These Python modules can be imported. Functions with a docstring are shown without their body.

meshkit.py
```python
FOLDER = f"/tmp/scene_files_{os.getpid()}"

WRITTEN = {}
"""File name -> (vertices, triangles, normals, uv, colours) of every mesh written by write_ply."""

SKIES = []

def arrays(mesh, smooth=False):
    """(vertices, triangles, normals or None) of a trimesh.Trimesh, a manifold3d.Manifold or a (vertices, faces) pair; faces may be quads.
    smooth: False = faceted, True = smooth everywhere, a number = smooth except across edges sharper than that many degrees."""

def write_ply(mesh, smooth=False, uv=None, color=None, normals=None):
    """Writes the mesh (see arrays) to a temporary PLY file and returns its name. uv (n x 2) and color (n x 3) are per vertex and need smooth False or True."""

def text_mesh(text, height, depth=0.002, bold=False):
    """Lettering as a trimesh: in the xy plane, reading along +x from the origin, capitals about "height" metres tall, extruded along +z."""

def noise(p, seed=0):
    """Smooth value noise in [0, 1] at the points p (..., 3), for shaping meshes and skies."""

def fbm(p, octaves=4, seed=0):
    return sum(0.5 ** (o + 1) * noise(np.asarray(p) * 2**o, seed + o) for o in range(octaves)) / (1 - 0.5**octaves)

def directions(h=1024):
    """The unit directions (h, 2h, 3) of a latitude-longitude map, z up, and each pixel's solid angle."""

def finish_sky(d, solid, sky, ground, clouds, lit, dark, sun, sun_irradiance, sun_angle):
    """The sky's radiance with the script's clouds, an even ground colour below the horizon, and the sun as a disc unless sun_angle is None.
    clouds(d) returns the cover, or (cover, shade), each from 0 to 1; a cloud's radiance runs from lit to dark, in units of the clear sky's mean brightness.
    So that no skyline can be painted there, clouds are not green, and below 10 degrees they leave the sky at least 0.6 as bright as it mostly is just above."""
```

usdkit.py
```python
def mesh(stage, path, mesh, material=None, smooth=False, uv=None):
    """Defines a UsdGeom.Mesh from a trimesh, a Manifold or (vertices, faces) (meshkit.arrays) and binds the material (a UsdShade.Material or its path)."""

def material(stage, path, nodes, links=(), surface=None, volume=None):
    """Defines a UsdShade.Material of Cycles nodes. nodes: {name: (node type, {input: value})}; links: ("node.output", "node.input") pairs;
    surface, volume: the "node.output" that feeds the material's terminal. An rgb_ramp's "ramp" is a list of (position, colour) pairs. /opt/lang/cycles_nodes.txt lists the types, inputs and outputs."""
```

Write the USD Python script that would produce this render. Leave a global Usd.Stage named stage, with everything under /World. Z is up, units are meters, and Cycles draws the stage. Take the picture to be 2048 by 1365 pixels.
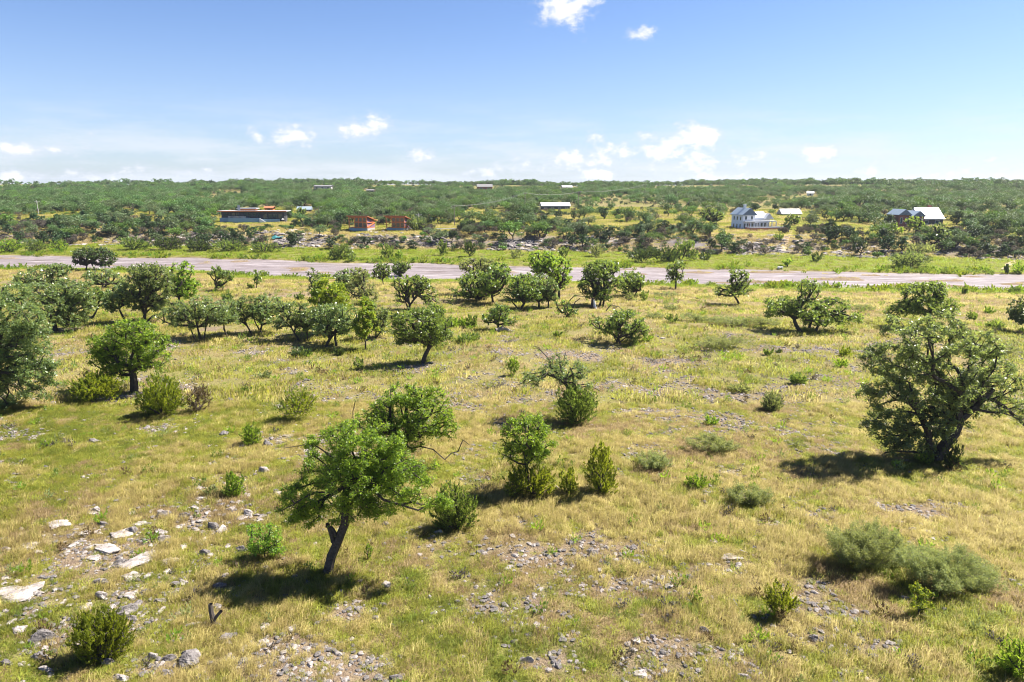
import math
import numpy as np
import trimesh
import usdkit
from meshkit import noise, fbm
from scipy.interpolate import PchipInterpolator
from pxr import Usd, UsdGeom, UsdLux, UsdShade, Gf, Sdf, Vt

stage = Usd.Stage.CreateInMemory()
UsdGeom.SetStageUpAxis(stage, UsdGeom.Tokens.z)
UsdGeom.SetStageMetersPerUnit(stage, 1.0)
UsdGeom.Xform.Define(stage, '/World')
UsdGeom.Scope.Define(stage, '/World/Looks')
T = Sdf.ValueTypeNames

# ---------------------------------------------------------------- camera, sky, sun, exposure
EYE = np.array([0.0, 0.0, 20.0])
PITCH = math.radians(12.87)
EXPOSURE = 1.75
SUN_ELEV, SUN_AZ = math.radians(52), math.radians(73)      # azimuth from +y towards +x
SUN_INT, SKY_STRENGTH = 1.25, 0.05

cam = UsdGeom.Camera.Define(stage, '/World/camera')
cam.AddTranslateOp().Set(Gf.Vec3d(*EYE))
cam.AddRotateXOp().Set(90 - math.degrees(PITCH))
cam.CreateFocalLengthAttr(24.0)
cam.CreateHorizontalApertureAttr(36.0)
cam.CreateVerticalApertureAttr(36.0 * 682 / 1024)
cam.CreateClippingRangeAttr(Gf.Vec2f(0.1, 50000))
cam.CreateExposureAttr(EXPOSURE)

SUN = np.array([math.sin(SUN_AZ) * math.cos(SUN_ELEV), math.cos(SUN_AZ) * math.cos(SUN_ELEV), math.sin(SUN_ELEV)])
sun = UsdLux.DistantLight.Define(stage, '/World/sun')
sun.CreateIntensityAttr(SUN_INT)
sun.CreateAngleAttr(0.53)
sun.CreateNormalizeAttr(True)
sun.CreateColorAttr(Gf.Vec3f(1.0, 0.93, 0.82))
q = Gf.Rotation(Gf.Vec3d(0, 0, 1), Gf.Vec3d(*SUN))
sun.AddTransformOp().Set(Gf.Matrix4d().SetRotate(q))


def azel(px, py):
    u, v = (px - 1024) / 1365.0, (682.5 - py) / 1365.0
    d = np.array([u, math.cos(PITCH) + v * math.sin(PITCH), v * math.cos(PITCH) - math.sin(PITCH)])
    d /= np.linalg.norm(d)
    return math.atan2(d[0], d[1]), math.asin(d[2])


# fair-weather clouds: where each one hangs (bearing, height) and its half width and half height in radians
CLOUDS = [(1135, 10, 62, 44, 1.0), (1120, 32, 44, 24, .8), (1285, 68, 26, 20, .75), (588, 272, 50, 24, 1), (720, 258, 52, 24, 1), (745, 250, 34, 24, .9), (832, 308, 34, 18, .9),
          (510, 270, 20, 18, .55), (38, 302, 56, 20, .75), (175, 296, 28, 18, .4), (28, 358, 40, 16, .85), (190, 352, 50, 16, .5), (1395, 275, 60, 36, 1), (1400, 310, 66, 26, .85),
          (1188, 278, 22, 20, .7), (1190, 312, 110, 26, .7), (1290, 318, 90, 26, .6), (1190, 350, 56, 18, 1.0), (1410, 356, 70, 14, .8), (1640, 305, 38, 20, .9), (1988, 316, 24, 14, .8),
          (1945, 345, 120, 26, .5), (1060, 325, 80, 22, .45), (960, 345, 80, 18, .35), (540, 345, 40, 14, .3), (1720, 345, 90, 18, .4), (1150, 322, 150, 26, .72), (1330, 300, 130, 34, .78), (1420, 325, 110, 26, .75), (1240, 300, 60, 24, .7), (1000, 340, 90, 20, .55), (1900, 350, 150, 22, .6), (330, 350, 160, 18, .5), (1560, 345, 60, 16, .4)]
nodes = {'sky': ('sky_texture', {'sky_type': 'single_scattering', 'sun_disc': False, 'sun_elevation': SUN_ELEV, 'sun_rotation': SUN_AZ, 'altitude': 400.0, 'air_density': 1.0, 'aerosol_density': 0.6, 'ozone_density': 2.5}),
         'tc': ('texture_coordinate', {}), 'xyz': ('separate_xyz', {}), 'az': ('math', {'math_type': 'arctan2'}), 'el': ('math', {'math_type': 'arcsine'}), 'ae': ('combine_xyz', {}),
         'stretch': ('vector_math', {'math_type': 'multiply', 'vector2': (1.0, 1.5, 1.0)}),
         'warp': ('noise_texture', {'scale': 26.0, 'detail': 5.0, 'roughness': 0.58}),
         'big': ('noise_texture', {'scale': 75.0, 'detail': 4.0, 'roughness': 0.6})}
links = [('tc.generated', 'xyz.vector'), ('xyz.x', 'az.value1'), ('xyz.y', 'az.value2'), ('xyz.z', 'el.value1'), ('az.value', 'ae.x'), ('el.value', 'ae.y'), ('ae.vector', 'stretch.vector1'), ('stretch.vector', 'warp.vector'), ('stretch.vector', 'big.vector')]
last = None
for k, (px, py, rx, ry, w) in enumerate(CLOUDS):
    a, e = azel(px, py)
    nodes[f's{k}'] = ('vector_math', {'math_type': 'subtract', 'vector2': (a, e, 0)})
    nodes[f'm{k}'] = ('vector_math', {'math_type': 'multiply', 'vector2': (1365.0 / (rx * 1.25) , 1365.0 / (ry * 1.25), 0)})
    nodes[f'l{k}'] = ('vector_math', {'math_type': 'length'})
    nodes[f'c{k}'] = ('math', {'math_type': 'multiply_add', 'value2': -w, 'value3': w})
    links += [('ae.vector', f's{k}.vector1'), (f's{k}.vector', f'm{k}.vector1'), (f'm{k}.vector', f'l{k}.vector1'), (f'l{k}.value', f'c{k}.value1')]
    if last:
        nodes[f'x{k}'] = ('math', {'math_type': 'smoothmax', 'value3': 0.12})
        links += [(last, f'x{k}.value1'), (f'c{k}.value', f'x{k}.value2')]
        last = f'x{k}.value'
    else:
        last = f'c{k}.value'
nodes |= {'wn': ('math', {'math_type': 'multiply_add', 'value2': 2.0, 'value3': -1.02}), 'wb': ('math', {'math_type': 'multiply_add', 'value2': 1.0, 'value3': -0.5}),
          'a1': ('math', {'math_type': 'add'}), 'a2': ('math', {'math_type': 'add'}), 'cover': ('map_range', {'range_type': 'smoothstep', 'from_min': 0.06, 'from_max': 0.85, 'to_min': 0.0, 'to_max': 0.92, 'clamp': True}),
          'hz': ('map_range', {'range_type': 'smoothstep', 'from_min': -0.02, 'from_max': 0.24, 'to_min': 0.33, 'to_max': 0.0, 'clamp': True}),
          'tint': ('mix_color', {'blend_type': 'multiply', 'fac': 1.0, 'b': (.73, .805, 1.0), 'use_clamp': False}), 'hazed': ('mix_color', {'b': (4.2, 4.85, 5.8)}),
          'core': ('map_range', {'from_min': 0.25, 'from_max': 0.9, 'to_min': 0.0, 'to_max': 1.0, 'clamp': True}),
          'lit': ('mix_color', {'a': (4.7, 5.1, 5.9), 'b': (6.6, 6.6, 6.7)}),
          'vs': ('vector_math', {'math_type': 'multiply', 'vector2': (5.0, 34.0, 1.0)}), 'veil': ('noise_texture', {'scale': 1.0, 'detail': 5.0, 'roughness': .6}), 'vr': ('map_range', {'range_type': 'smoothstep', 'from_min': .40, 'from_max': .66, 'to_min': 0.0, 'to_max': .7, 'clamp': True}),
          'vb': ('map_range', {'range_type': 'smoothstep', 'from_min': .13, 'from_max': .02, 'to_min': 0.0, 'to_max': 1.0, 'clamp': True}), 'vm': ('math', {'math_type': 'multiply'}), 'veiled': ('mix_color', {'b': (5.3, 5.6, 6.1)}),
          'mix': ('mix_color', {}), 'bg': ('background_shader', {'strength': SKY_STRENGTH})}
links += [('warp.fac', 'wn.value1'), ('big.fac', 'wb.value1'), (last, 'a1.value1'), ('wn.value', 'a1.value2'), ('a1.value', 'a2.value1'), ('wb.value', 'a2.value2'), ('a2.value', 'cover.value'),
          ('el.value', 'hz.value'), ('sky.color', 'tint.a'), ('tint.result', 'hazed.a'), ('hz.result', 'hazed.fac'), ('cover.result', 'core.value'), ('core.result', 'lit.fac'),
          ('ae.vector', 'vs.vector1'), ('vs.vector', 'veil.vector'), ('veil.fac', 'vr.value'), ('el.value', 'vb.value'), ('vr.result', 'vm.value1'), ('vb.result', 'vm.value2'), ('vm.value', 'veiled.fac'), ('hazed.result', 'veiled.a'), ('veiled.result', 'mix.a'), ('lit.result', 'mix.b'), ('cover.result', 'mix.fac'), ('mix.result', 'bg.color')]
sky_mat = usdkit.material(stage, '/World/Looks/sky', nodes, links, surface='bg.background')
dome = UsdLux.DomeLight.Define(stage, '/World/sky')
dome.GetPrim().SetCustomDataByKey('kind', 'structure')
UsdShade.MaterialBindingAPI.Apply(dome.GetPrim()).Bind(sky_mat)

# ---------------------------------------------------------------- naming
used = {}


def numbered(parent, name):
    k = used.get((parent, name), 0)
    used[(parent, name)] = k + 1
    return f'{parent}/{name}' if k == 0 else f'{parent}/{name}_{k:03d}'


def tag(prim, label=None, cat=None, group=None, kind=None):
    for k, v in (('label', label), ('category', cat), ('group', group), ('kind', kind)):
        if v:
            prim.SetCustomDataByKey(k, v)
    return prim


def thing(name, label, cat, loc=(0, 0, 0), rz=0.0, group=None, scale=None, kind=None):
    x = UsdGeom.Xform.Define(stage, numbered('/World', name))
    x.AddTranslateOp().Set(Gf.Vec3d(*map(float, loc)))
    x.AddRotateZOp().Set(float(rz))
    x.AddScaleOp().Set(Gf.Vec3f(*([float(scale)] * 3 if np.ndim(scale) == 0 and scale else scale or (1, 1, 1))))
    tag(x.GetPrim(), label, cat, group, kind)
    return str(x.GetPath())


def dup(src, loc, rz=0.0, scale=(1, 1, 1), label=None, group=None, cat=None):
    base = src.rsplit('/', 1)[1]
    if base[-4:-3] == '_' and base[-3:].isdigit():
        base = base[:-4]
    p = UsdGeom.Xform.Define(stage, numbered('/World', base)).GetPrim()
    p.GetReferences().AddInternalReference(src)
    p.SetInstanceable(True)
    p.GetAttribute('xformOp:translate').Set(Gf.Vec3d(*map(float, loc)))
    p.GetAttribute('xformOp:rotateZ').Set(float(rz))
    p.GetAttribute('xformOp:scale').Set(Gf.Vec3f(*map(float, scale)))
    tag(p, label, cat, group)
    return p


def part(parent, name, m, material, smooth=False, label=None, kind=None):
    path = numbered(parent, name)
    p = usdkit.mesh(stage, path, m, material, smooth=smooth).GetPrim()
    tag(p, label, kind=kind)
    return path


def top(name, m, material, smooth=False, label=None, cat=None, group=None, kind=None):
    path = numbered('/World', name)
    tag(usdkit.mesh(stage, path, m, material, smooth=smooth).GetPrim(), label, cat, group, kind)
    return path


def instancer(path, protos, which, pos, rot_z, scale, tilt=None):
    """protos: [(name, mesh, material)]"""
    pi = UsdGeom.PointInstancer.Define(stage, path)
    targets = []
    for name, m, mat in protos:
        g = usdkit.mesh(stage, f'{path}/{name}', m[:2] if isinstance(m, tuple) else m, mat)
        if isinstance(m, tuple) and len(m) > 2:
            g.CreateNormalsAttr(Vt.Vec3fArray.FromNumpy(m[2].astype(np.float32)))
            g.SetNormalsInterpolation('vertex')
        targets.append(Sdf.Path(str(g.GetPath())))
    pi.CreatePrototypesRel().SetTargets(targets)
    pi.CreateProtoIndicesAttr(Vt.IntArray.FromNumpy(np.asarray(which, np.int32)))
    pi.CreatePositionsAttr(Vt.Vec3fArray.FromNumpy(np.asarray(pos, np.float32)))
    h = np.asarray(rot_z) / 2
    q = np.zeros((len(h), 4), np.float32)
    q[:, 0], q[:, 3] = np.cos(h), np.sin(h)
    if tilt is not None:                      # small lean about x after the turn
        t = np.asarray(tilt) / 2
        w, z, c, s = q[:, 0].copy(), q[:, 3].copy(), np.cos(t), np.sin(t)
        q[:, 0], q[:, 1], q[:, 2], q[:, 3] = c * w, s * w, -s * z, c * z
    pi.CreateOrientationsAttr(Vt.QuathArray([Gf.Quath(float(a), float(b), float(c), float(d)) for a, b, c, d in q]))
    s = np.asarray(scale, np.float32)
    pi.CreateScalesAttr(Vt.Vec3fArray.FromNumpy(s if s.ndim == 2 else np.repeat(s[:, None], 3, 1)))
    return pi.GetPrim()


# ---------------------------------------------------------------- terrain
_prof = PchipInterpolator(
    [-4000, -200, 30, 90, 165, 176, 181, 211, 217, 228, 244, 252, 266, 285, 330, 420, 560, 700, 850, 980, 1150, 1500, 3000, 9000],
    [0, 0, 0, -0.6, -3.4, -4.2, -5.0, -5.0, -4.1, -3.9, -3.2, -1.6, 1.5, 2.2, 3.6, 5.8, 9.6, 13.6, 17.4, 19.2, 17.5, 12, 6, 0])


def across(x, y):
    """Distance square to the river, metres."""
    s = y + 0.17 * x
    w = np.clip((s - 60) / 90, 0, 1) * np.clip((700 - s) / 400, 0, 1)
    return s + w * (8 * (noise(np.stack([x / 55 + 3, y / 160, 0 * x], -1), 5) - .5) + 6.0 * (noise(np.stack([x / 14, y / 30, 0 * x], -1), 6) - .5))


def ground(x, y):
    x, y = np.broadcast_arrays(np.asarray(x, float), np.asarray(y, float))
    s = across(x, y)
    z = _prof(s)
    p = np.stack([x, y, np.zeros_like(x)], -1)
    plain = np.clip((170 - s) / 30, 0, 1)
    z = z + plain * (0.9 * (noise(p / 17.0, 1) - .5) + 0.22 * (noise(p / 3.1, 2) - .5))
    hill = np.clip((s - 262) / 150, 0, 1)
    z = z + hill * (3.0 * (noise(p / 70.0, 3) - .5)) + np.clip((s - 500) / 450, 0, 1) * 5.0 * (noise(p / np.array([260.0, 400, 1]), 4) - .5)
    bluff = np.exp(-((s - 256) / 9.0) ** 2)
    z = z + bluff * 1.6 * (noise(p / np.array([6.0, 4, 1]), 8) - .5)
    bed = np.clip((s - 179) / 4, 0, 1) * np.clip((213 - s) / 4, 0, 1)
    z = z + bed * 0.75 * np.clip(noise(p / np.array([9.0, 3.5, 1]), 9) - .66, 0, 1) * 4
    return z


def ray(px, py):
    u, v = (px - 1024) / 1365.0, (682.5 - py) / 1365.0
    return np.array([u, math.cos(PITCH) + v * math.sin(PITCH), v * math.cos(PITCH) - math.sin(PITCH)])


_ts = np.geomspace(14, 6000, 1500)


def spot(px, py):
    """The ground point seen at a place of the photograph."""
    d = ray(px, py)
    pts = EYE + _ts[:, None] * d
    below = pts[:, 2] < ground(pts[:, 0], pts[:, 1])
    k = int(np.argmax(below)) if below.any() else len(_ts) - 1
    lo, hi = _ts[max(k - 1, 0)], _ts[k]
    for _ in range(18):
        m = (lo + hi) / 2
        p = EYE + m * d
        lo, hi = (lo, m) if p[2] < ground(p[0], p[1]) else (m, hi)
    p = EYE + hi * d
    return np.array([p[0], p[1], float(ground(p[0], p[1]))]), hi


def patch_list(rows):
    out = []
    for px, py, rx, ry in rows:
        c, t = spot(px, py)
        near, far = spot(px, py + ry)[0][1], spot(px, max(py - ry, 385))[0][1]
        out.append((c[0], (near + far) / 2, rx / 1365 * t, max((far - near) / 2, .4)))
    return out


BARE = patch_list([(1180, 1105, 170, 36), (1290, 1165, 150, 34), (610, 1320, 140, 45), (700, 1235, 55, 26), (1645, 1035, 46, 18), (1835, 1022, 66, 14), (1000, 698, 62, 10), (1140, 712, 66, 12),
                   (1340, 725, 90, 12), (735, 678, 40, 8), (1300, 775, 110, 16), (1330, 830, 110, 14), (1000, 1040, 70, 20), (1430, 1130, 70, 26), (1400, 1190, 60, 20), (440, 1040, 90, 24), (120, 1290, 80, 40),
                   (330, 1340, 90, 20), (230, 1110, 90, 44), (1550, 700, 60, 9), (620, 590, 60, 5), (420, 660, 30, 6), (120, 660, 40, 8), (1900, 860, 60, 12), (1090, 1330, 60, 26), (1300, 1290, 80, 26), (1620, 1270, 40, 18), (930, 540, 14, 3)])
GREEN = patch_list([(960, 960, 150, 50), (1400, 860, 170, 44), (420, 735, 150, 24), (1880, 1230, 140, 60), (1270, 690, 60, 8), (860, 735, 80, 12), (480, 765, 70, 20), (1560, 900, 150, 44), (1080, 900, 100, 40),
                    (150, 830, 150, 34), (700, 990, 120, 40), (1500, 1010, 120, 36), (300, 880, 120, 34), (1850, 960, 160, 50), (600, 1180, 110, 40), (1750, 1130, 160, 40), (880, 1130, 120, 50), (1700, 1330, 120, 40), (880, 1290, 90, 40)])


def blob_mask(rows, x, y):
    m = np.zeros(np.shape(x))
    for cx, cy, rx, ry in rows:
        m = np.maximum(m, np.clip(1.35 - np.hypot((x - cx) / rx, (y - cy) / ry), 0, 1))
    return m


def masks(x, y):
    """bare soil and stones, greenness of the grass (both 0..1), distance across the valley"""
    x, y = np.asarray(x, float), np.asarray(y, float)
    p = np.stack([x, y, np.zeros_like(x)], -1)
    s = across(x, y)
    n1, n2 = fbm(p / 5.0, 4, 21), fbm(p / 13.0, 4, 31)
    n3 = fbm(p / 1.3, 3, 41)
    bare = np.clip(blob_mask(BARE, x, y) * 0.85 + (n1 - .47) * 2.0 + (n3 - .5) * 1.5, 0, 1)
    green = np.clip(0.50 + blob_mask(GREEN, x, y) * .17 + (n2 - .5) * 1.3 + (n3 - .5) * 1.2 - .25 * blob_mask(BARE, x, y), 0, 1)
    green = np.where(s > 120, green * np.clip((150 - s) / 30, 0.12, 1), green)
    bank = np.exp(-((s - 172) / 5.5) ** 2)
    strip = np.clip((s - 213) / 4, 0, 1) * np.clip((247 - s) / 4, 0, 1)
    green = np.clip(np.maximum(green, np.maximum(bank, strip) * (1.15 + .6 * (n1 - .4))), 0, 1)
    bare = bare * (1 - np.clip(bank + strip, 0, 1)) * np.clip((175 - s) / 40, 0.45, 1)
    rocky = np.exp(-((s - 255) / 8.5) ** 2) * np.clip(.55 + 2.2 * (n2 - .45), 0, 1)
    hill = np.clip((s - 262) / 20, 0, 1)
    bare = np.maximum(bare * (1 - .45 * hill), rocky)
    bare = np.where((s > 178) & (s < 213), 1.0, bare)
    green = green * (1 - hill) + hill * np.clip(.6 + 2.4 * (n2 - .5), 0, 1)
    return bare, green, s

# ---------------------------------------------------------------- materials
def M(name, nodes, links, surface='p.BSDF'):
    return usdkit.material(stage, '/World/Looks/' + name, nodes, links, surface=surface)


def plain(name, col, rough=.6, metal=0.0, spec=.5, vary=.25, scale=3.0, detail=4.0, bump=0.0):
    """A painted or natural surface with fine mottling of its own colour."""
    c = np.array(col, float)
    n = {'g': ('geometry', {}), 'n': ('noise_texture', {'scale': scale, 'detail': detail, 'roughness': .65}),
         'r': ('rgb_ramp', {'ramp': [(.25, tuple(c * (1 - vary))), (.75, tuple(np.minimum(c * (1 + vary), .95)))]}),
         'p': ('principled_bsdf', {'roughness': rough, 'metallic': metal, 'specular_ior_level': spec})}
    l = [('g.position', 'n.vector'), ('n.fac', 'r.fac'), ('r.color', 'p.base_color')]
    if bump:
        n['b'] = ('bump', {'strength': bump, 'distance': .05})
        l += [('n.fac', 'b.height'), ('b.normal', 'p.normal')]
    return M(name, n, l)


def leaves(name, dark, mid, light, trans=.3, rough=.5, spec=.4, tcol=None):
    """Foliage: every leaf has its own tone, every plant a slightly different one."""
    t = tcol or tuple(np.array(light) * np.array([1.15, 1.15, .6]))
    return M(name, {'g': ('geometry', {}), 'o': ('object_info', {}), 'r': ('rgb_ramp', {'ramp': [(0.0, dark), (.5, mid), (1.0, light)]}),
                    'ov': ('math', {'math_type': 'multiply_add', 'value2': .5, 'value3': .75}), 'h': ('hsv', {'hue': .5, 'saturation': 1.0, 'fac': 1.0}),
                    'oh': ('math', {'math_type': 'multiply_add', 'value2': .03, 'value3': .485}),
                    'p': ('principled_bsdf', {'roughness': rough, 'specular_ior_level': spec}), 't': ('translucent_bsdf', {'color': t}), 'm': ('mix_closure', {'fac': trans})},
             [('g.random_per_island', 'r.fac'), ('r.color', 'h.color'), ('o.random', 'ov.value1'), ('o.random', 'oh.value1'), ('ov.value', 'h.value'), ('oh.value', 'h.hue'), ('h.color', 'p.base_color'),
              ('p.BSDF', 'm.closure1'), ('t.BSDF', 'm.closure2')], surface='m.closure')


def ground_material():
    n = {'g': ('geometry', {}), 'bare': ('attribute', {'attribute': 'bare'}), 'green': ('attribute', {'attribute': 'green'}), 'rock': ('attribute', {'attribute': 'rock'}), 'rr': ('rgb_ramp', {'ramp': [(.3, (.07, .062, .066)), (.5, (.155, .138, .148)), (.7, (.26, .24, .25))]}), 'rm': ('mix_color', {}),
         'n1': ('noise_texture', {'scale': 1.6, 'detail': 6.0, 'roughness': .65}), 'n2': ('noise_texture', {'scale': 9.0, 'detail': 5.0, 'roughness': .7}), 'n3': ('noise_texture', {'scale': .16, 'detail': 5.0, 'roughness': .6}),
         'wv': ('noise_texture', {'scale': 5.0, 'detail': 3.0}), 'wa': ('vector_math', {'math_type': 'multiply_add', 'vector2': (.35, .35, .35)}), 'v': ('voronoi_texture', {'scale': 6.5, 'feature': 'f1', 'detail': 2.0, 'roughness': .7}),
         'soil': ('rgb_ramp', {'ramp': [(.25, (.10, .075, .045)), (.5, (.215, .165, .105)), (.75, (.31, .255, .175))]}),
         'stone': ('rgb_ramp', {'ramp': [(.0, (.38, .35, .33)), (.3, (.25, .22, .20)), (.5, (.15, .11, .08))]}),
         'stmix': ('mix_color', {}), 'stf': ('map_range', {'from_min': .4, 'from_max': .62, 'clamp': True}),
         'dry': ('rgb_ramp', {'ramp': [(.34, (.06, .045, .025)), (.5, (.17, .135, .065)), (.68, (.29, .24, .12))]}),
         'grn': ('rgb_ramp', {'ramp': [(.34, (.045, .045, .015)), (.5, (.13, .13, .035)), (.68, (.23, .22, .06))]}),
         'gm': ('mix_color', {}), 'bm': ('mix_color', {}), 'bsum': ('math', {'math_type': 'multiply_add', 'value2': .9, 'value3': -.45}), 'b2': ('math', {'math_type': 'multiply_add', 'value2': .9, 'value3': -.45}), 'badd0': ('math', {'math_type': 'add'}), 'badd': ('math', {'math_type': 'add', 'use_clamp': True}),
         'bc': ('map_range', {'range_type': 'smoothstep', 'from_min': .2, 'from_max': 1.0, 'clamp': True}),
         'bh': ('mix_float', {}), 'b': ('bump', {'strength': .7, 'distance': .12}), 'p': ('principled_bsdf', {'roughness': .95, 'specular_ior_level': .1})}
    l = [(f'g.position', f'{k}.vector') for k in ('n1', 'n2', 'n3', 'wv')] + [('wv.color', 'wa.vector1'), ('g.position', 'wa.vector3'), ('wa.vector', 'v.vector')]
    l += [('n2.fac', 'soil.fac'), ('v.distance', 'stone.fac'), ('n1.fac', 'stf.value'), ('stf.result', 'stmix.fac'), ('soil.color', 'stmix.a'), ('stone.color', 'stmix.b'),
          ('n2.fac', 'dry.fac'), ('n2.fac', 'grn.fac'), ('green.fac', 'gm.fac'), ('dry.color', 'gm.a'), ('grn.color', 'gm.b'),
          ('n1.fac', 'bsum.value1'), ('bare.fac', 'badd.value1'), ('bsum.value', 'badd0.value1'), ('n2.fac', 'b2.value1'), ('b2.value', 'badd0.value2'), ('badd0.value', 'badd.value2'), ('badd.value', 'bc.value'), ('bc.result', 'bm.fac'), ('gm.result', 'bm.a'), ('n2.fac', 'rr.fac'), ('rock.fac', 'rm.fac'), ('stmix.result', 'rm.a'), ('rr.color', 'rm.b'), ('rm.result', 'bm.b'),
          ('bm.result', 'p.base_color'), ('n2.fac', 'bh.a'), ('v.distance', 'bh.b'), ('bc.result', 'bh.fac'), ('bh.result', 'b.height'), ('b.normal', 'p.normal')]
    return M('meadow_ground', n, l)


GROUND = ground_material()
BED = M('river_rock', {'g': ('geometry', {}), 'map': ('mapping', {'rotation': (0, 0, .17), 'scale': (.18, 1.0, 1.0)}), 'n': ('noise_texture', {'scale': .55, 'detail': 7.0, 'roughness': .62}), 'f': ('noise_texture', {'scale': 2.6, 'detail': 5.0, 'roughness': .7}),
                       's': ('noise_texture', {'scale': 1.4, 'detail': 4.0, 'roughness': .55}),
                       'r': ('rgb_ramp', {'ramp': [(.30, (.085, .06, .048)), (.43, (.15, .124, .12)), (.56, (.19, .163, .165)), (.66, (.30, .27, .27)), (.74, (.20, .17, .165))]}), 'fr': ('rgb_ramp', {'ramp': [(.3, (.72, .7, .72)), (.6, (1, 1, 1))]}),
                       'mul': ('mix_color', {'blend_type': 'multiply', 'fac': .8}), 'crack': ('rgb_ramp', {'ramp': [(.455, (1, 1, 1)), (.485, (1.4, 1.38, 1.34)), (.50, (1.5, 1.48, 1.44)), (.53, (1, 1, 1))]}), 'mul2': ('mix_color', {'blend_type': 'multiply', 'fac': 1.0, 'use_clamp': False}),
                       'b': ('bump', {'strength': .35, 'distance': .2}), 'p': ('principled_bsdf', {'roughness': .55, 'specular_ior_level': .35})},
        [('g.position', 'map.vector'), ('map.vector', 'n.vector'), ('map.vector', 's.vector'), ('g.position', 'f.vector'), ('n.fac', 'r.fac'), ('f.fac', 'fr.fac'), ('r.color', 'mul.a'), ('fr.color', 'mul.b'),
         ('s.fac', 'crack.fac'), ('mul.result', 'mul2.a'), ('crack.color', 'mul2.b'), ('mul2.result', 'p.base_color'), ('f.fac', 'b.height'), ('b.normal', 'p.normal')])

# ---------------------------------------------------------------- ground sheet
rows_ = [-120.0, -60.0, -30.0, -10.0, 4.0, 14.0]
while rows_[-1] < 4000:
    yy = rows_[-1]
    rows_.append(yy + (max(.3, .0105 * yy) if yy < 300 else .024 * yy))
gy = np.array(rows_)
gu = np.linspace(-1.55, 1.55, 430)
YY, UU = np.meshgrid(gy, gu, indexing='ij')
XX = UU * np.minimum(np.abs(YY) + 30, 1600)
ZZ = ground(XX, YY)
nr, nc = XX.shape
ii, jj = np.meshgrid(np.arange(nr - 1), np.arange(nc - 1), indexing='ij')
a = (ii * nc + jj).ravel()
quads = np.stack([a, a + 1, a + nc + 1, a + nc], 1)
gv = np.stack([XX, YY, ZZ], -1).reshape(-1, 3)
gpath = top('ground', (gv, quads), GROUND, smooth=True, kind='structure')
bare, green, sv = masks(gv[:, 0], gv[:, 1])
pv = UsdGeom.PrimvarsAPI(stage.GetPrimAtPath(gpath))
rockv = np.exp(-((sv - 255) / 12.0) ** 2) + .25 * ((sv > 262) & (sv < 400))
for nm, val in (('bare', bare), ('green', green), ('rock', np.clip(rockv, 0, 1))):
    pv.CreatePrimvar(nm, T.FloatArray, 'vertex').Set(Vt.FloatArray.FromNumpy(val.astype(np.float32)))

# river bed: flat shelf of pale rock lying in the trough of the ground sheet
bx, bs = np.meshgrid(np.linspace(-420, 420, 520), np.linspace(172, 224, 70), indexing='ij')
by = bs - .17 * bx
bz = -4.55 + .16 * (fbm(np.stack([bx / 9, by / 3, 0 * bx], -1), 3, 51) - .5)
ii, jj = np.meshgrid(np.arange(519), np.arange(69), indexing='ij')
a = (ii * 70 + jj).ravel()
top('river_bed', (np.stack([bx, by, bz], -1).reshape(-1, 3), np.stack([a, a + 70, a + 71, a + 1], 1)), BED, smooth=True, kind='structure')


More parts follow.
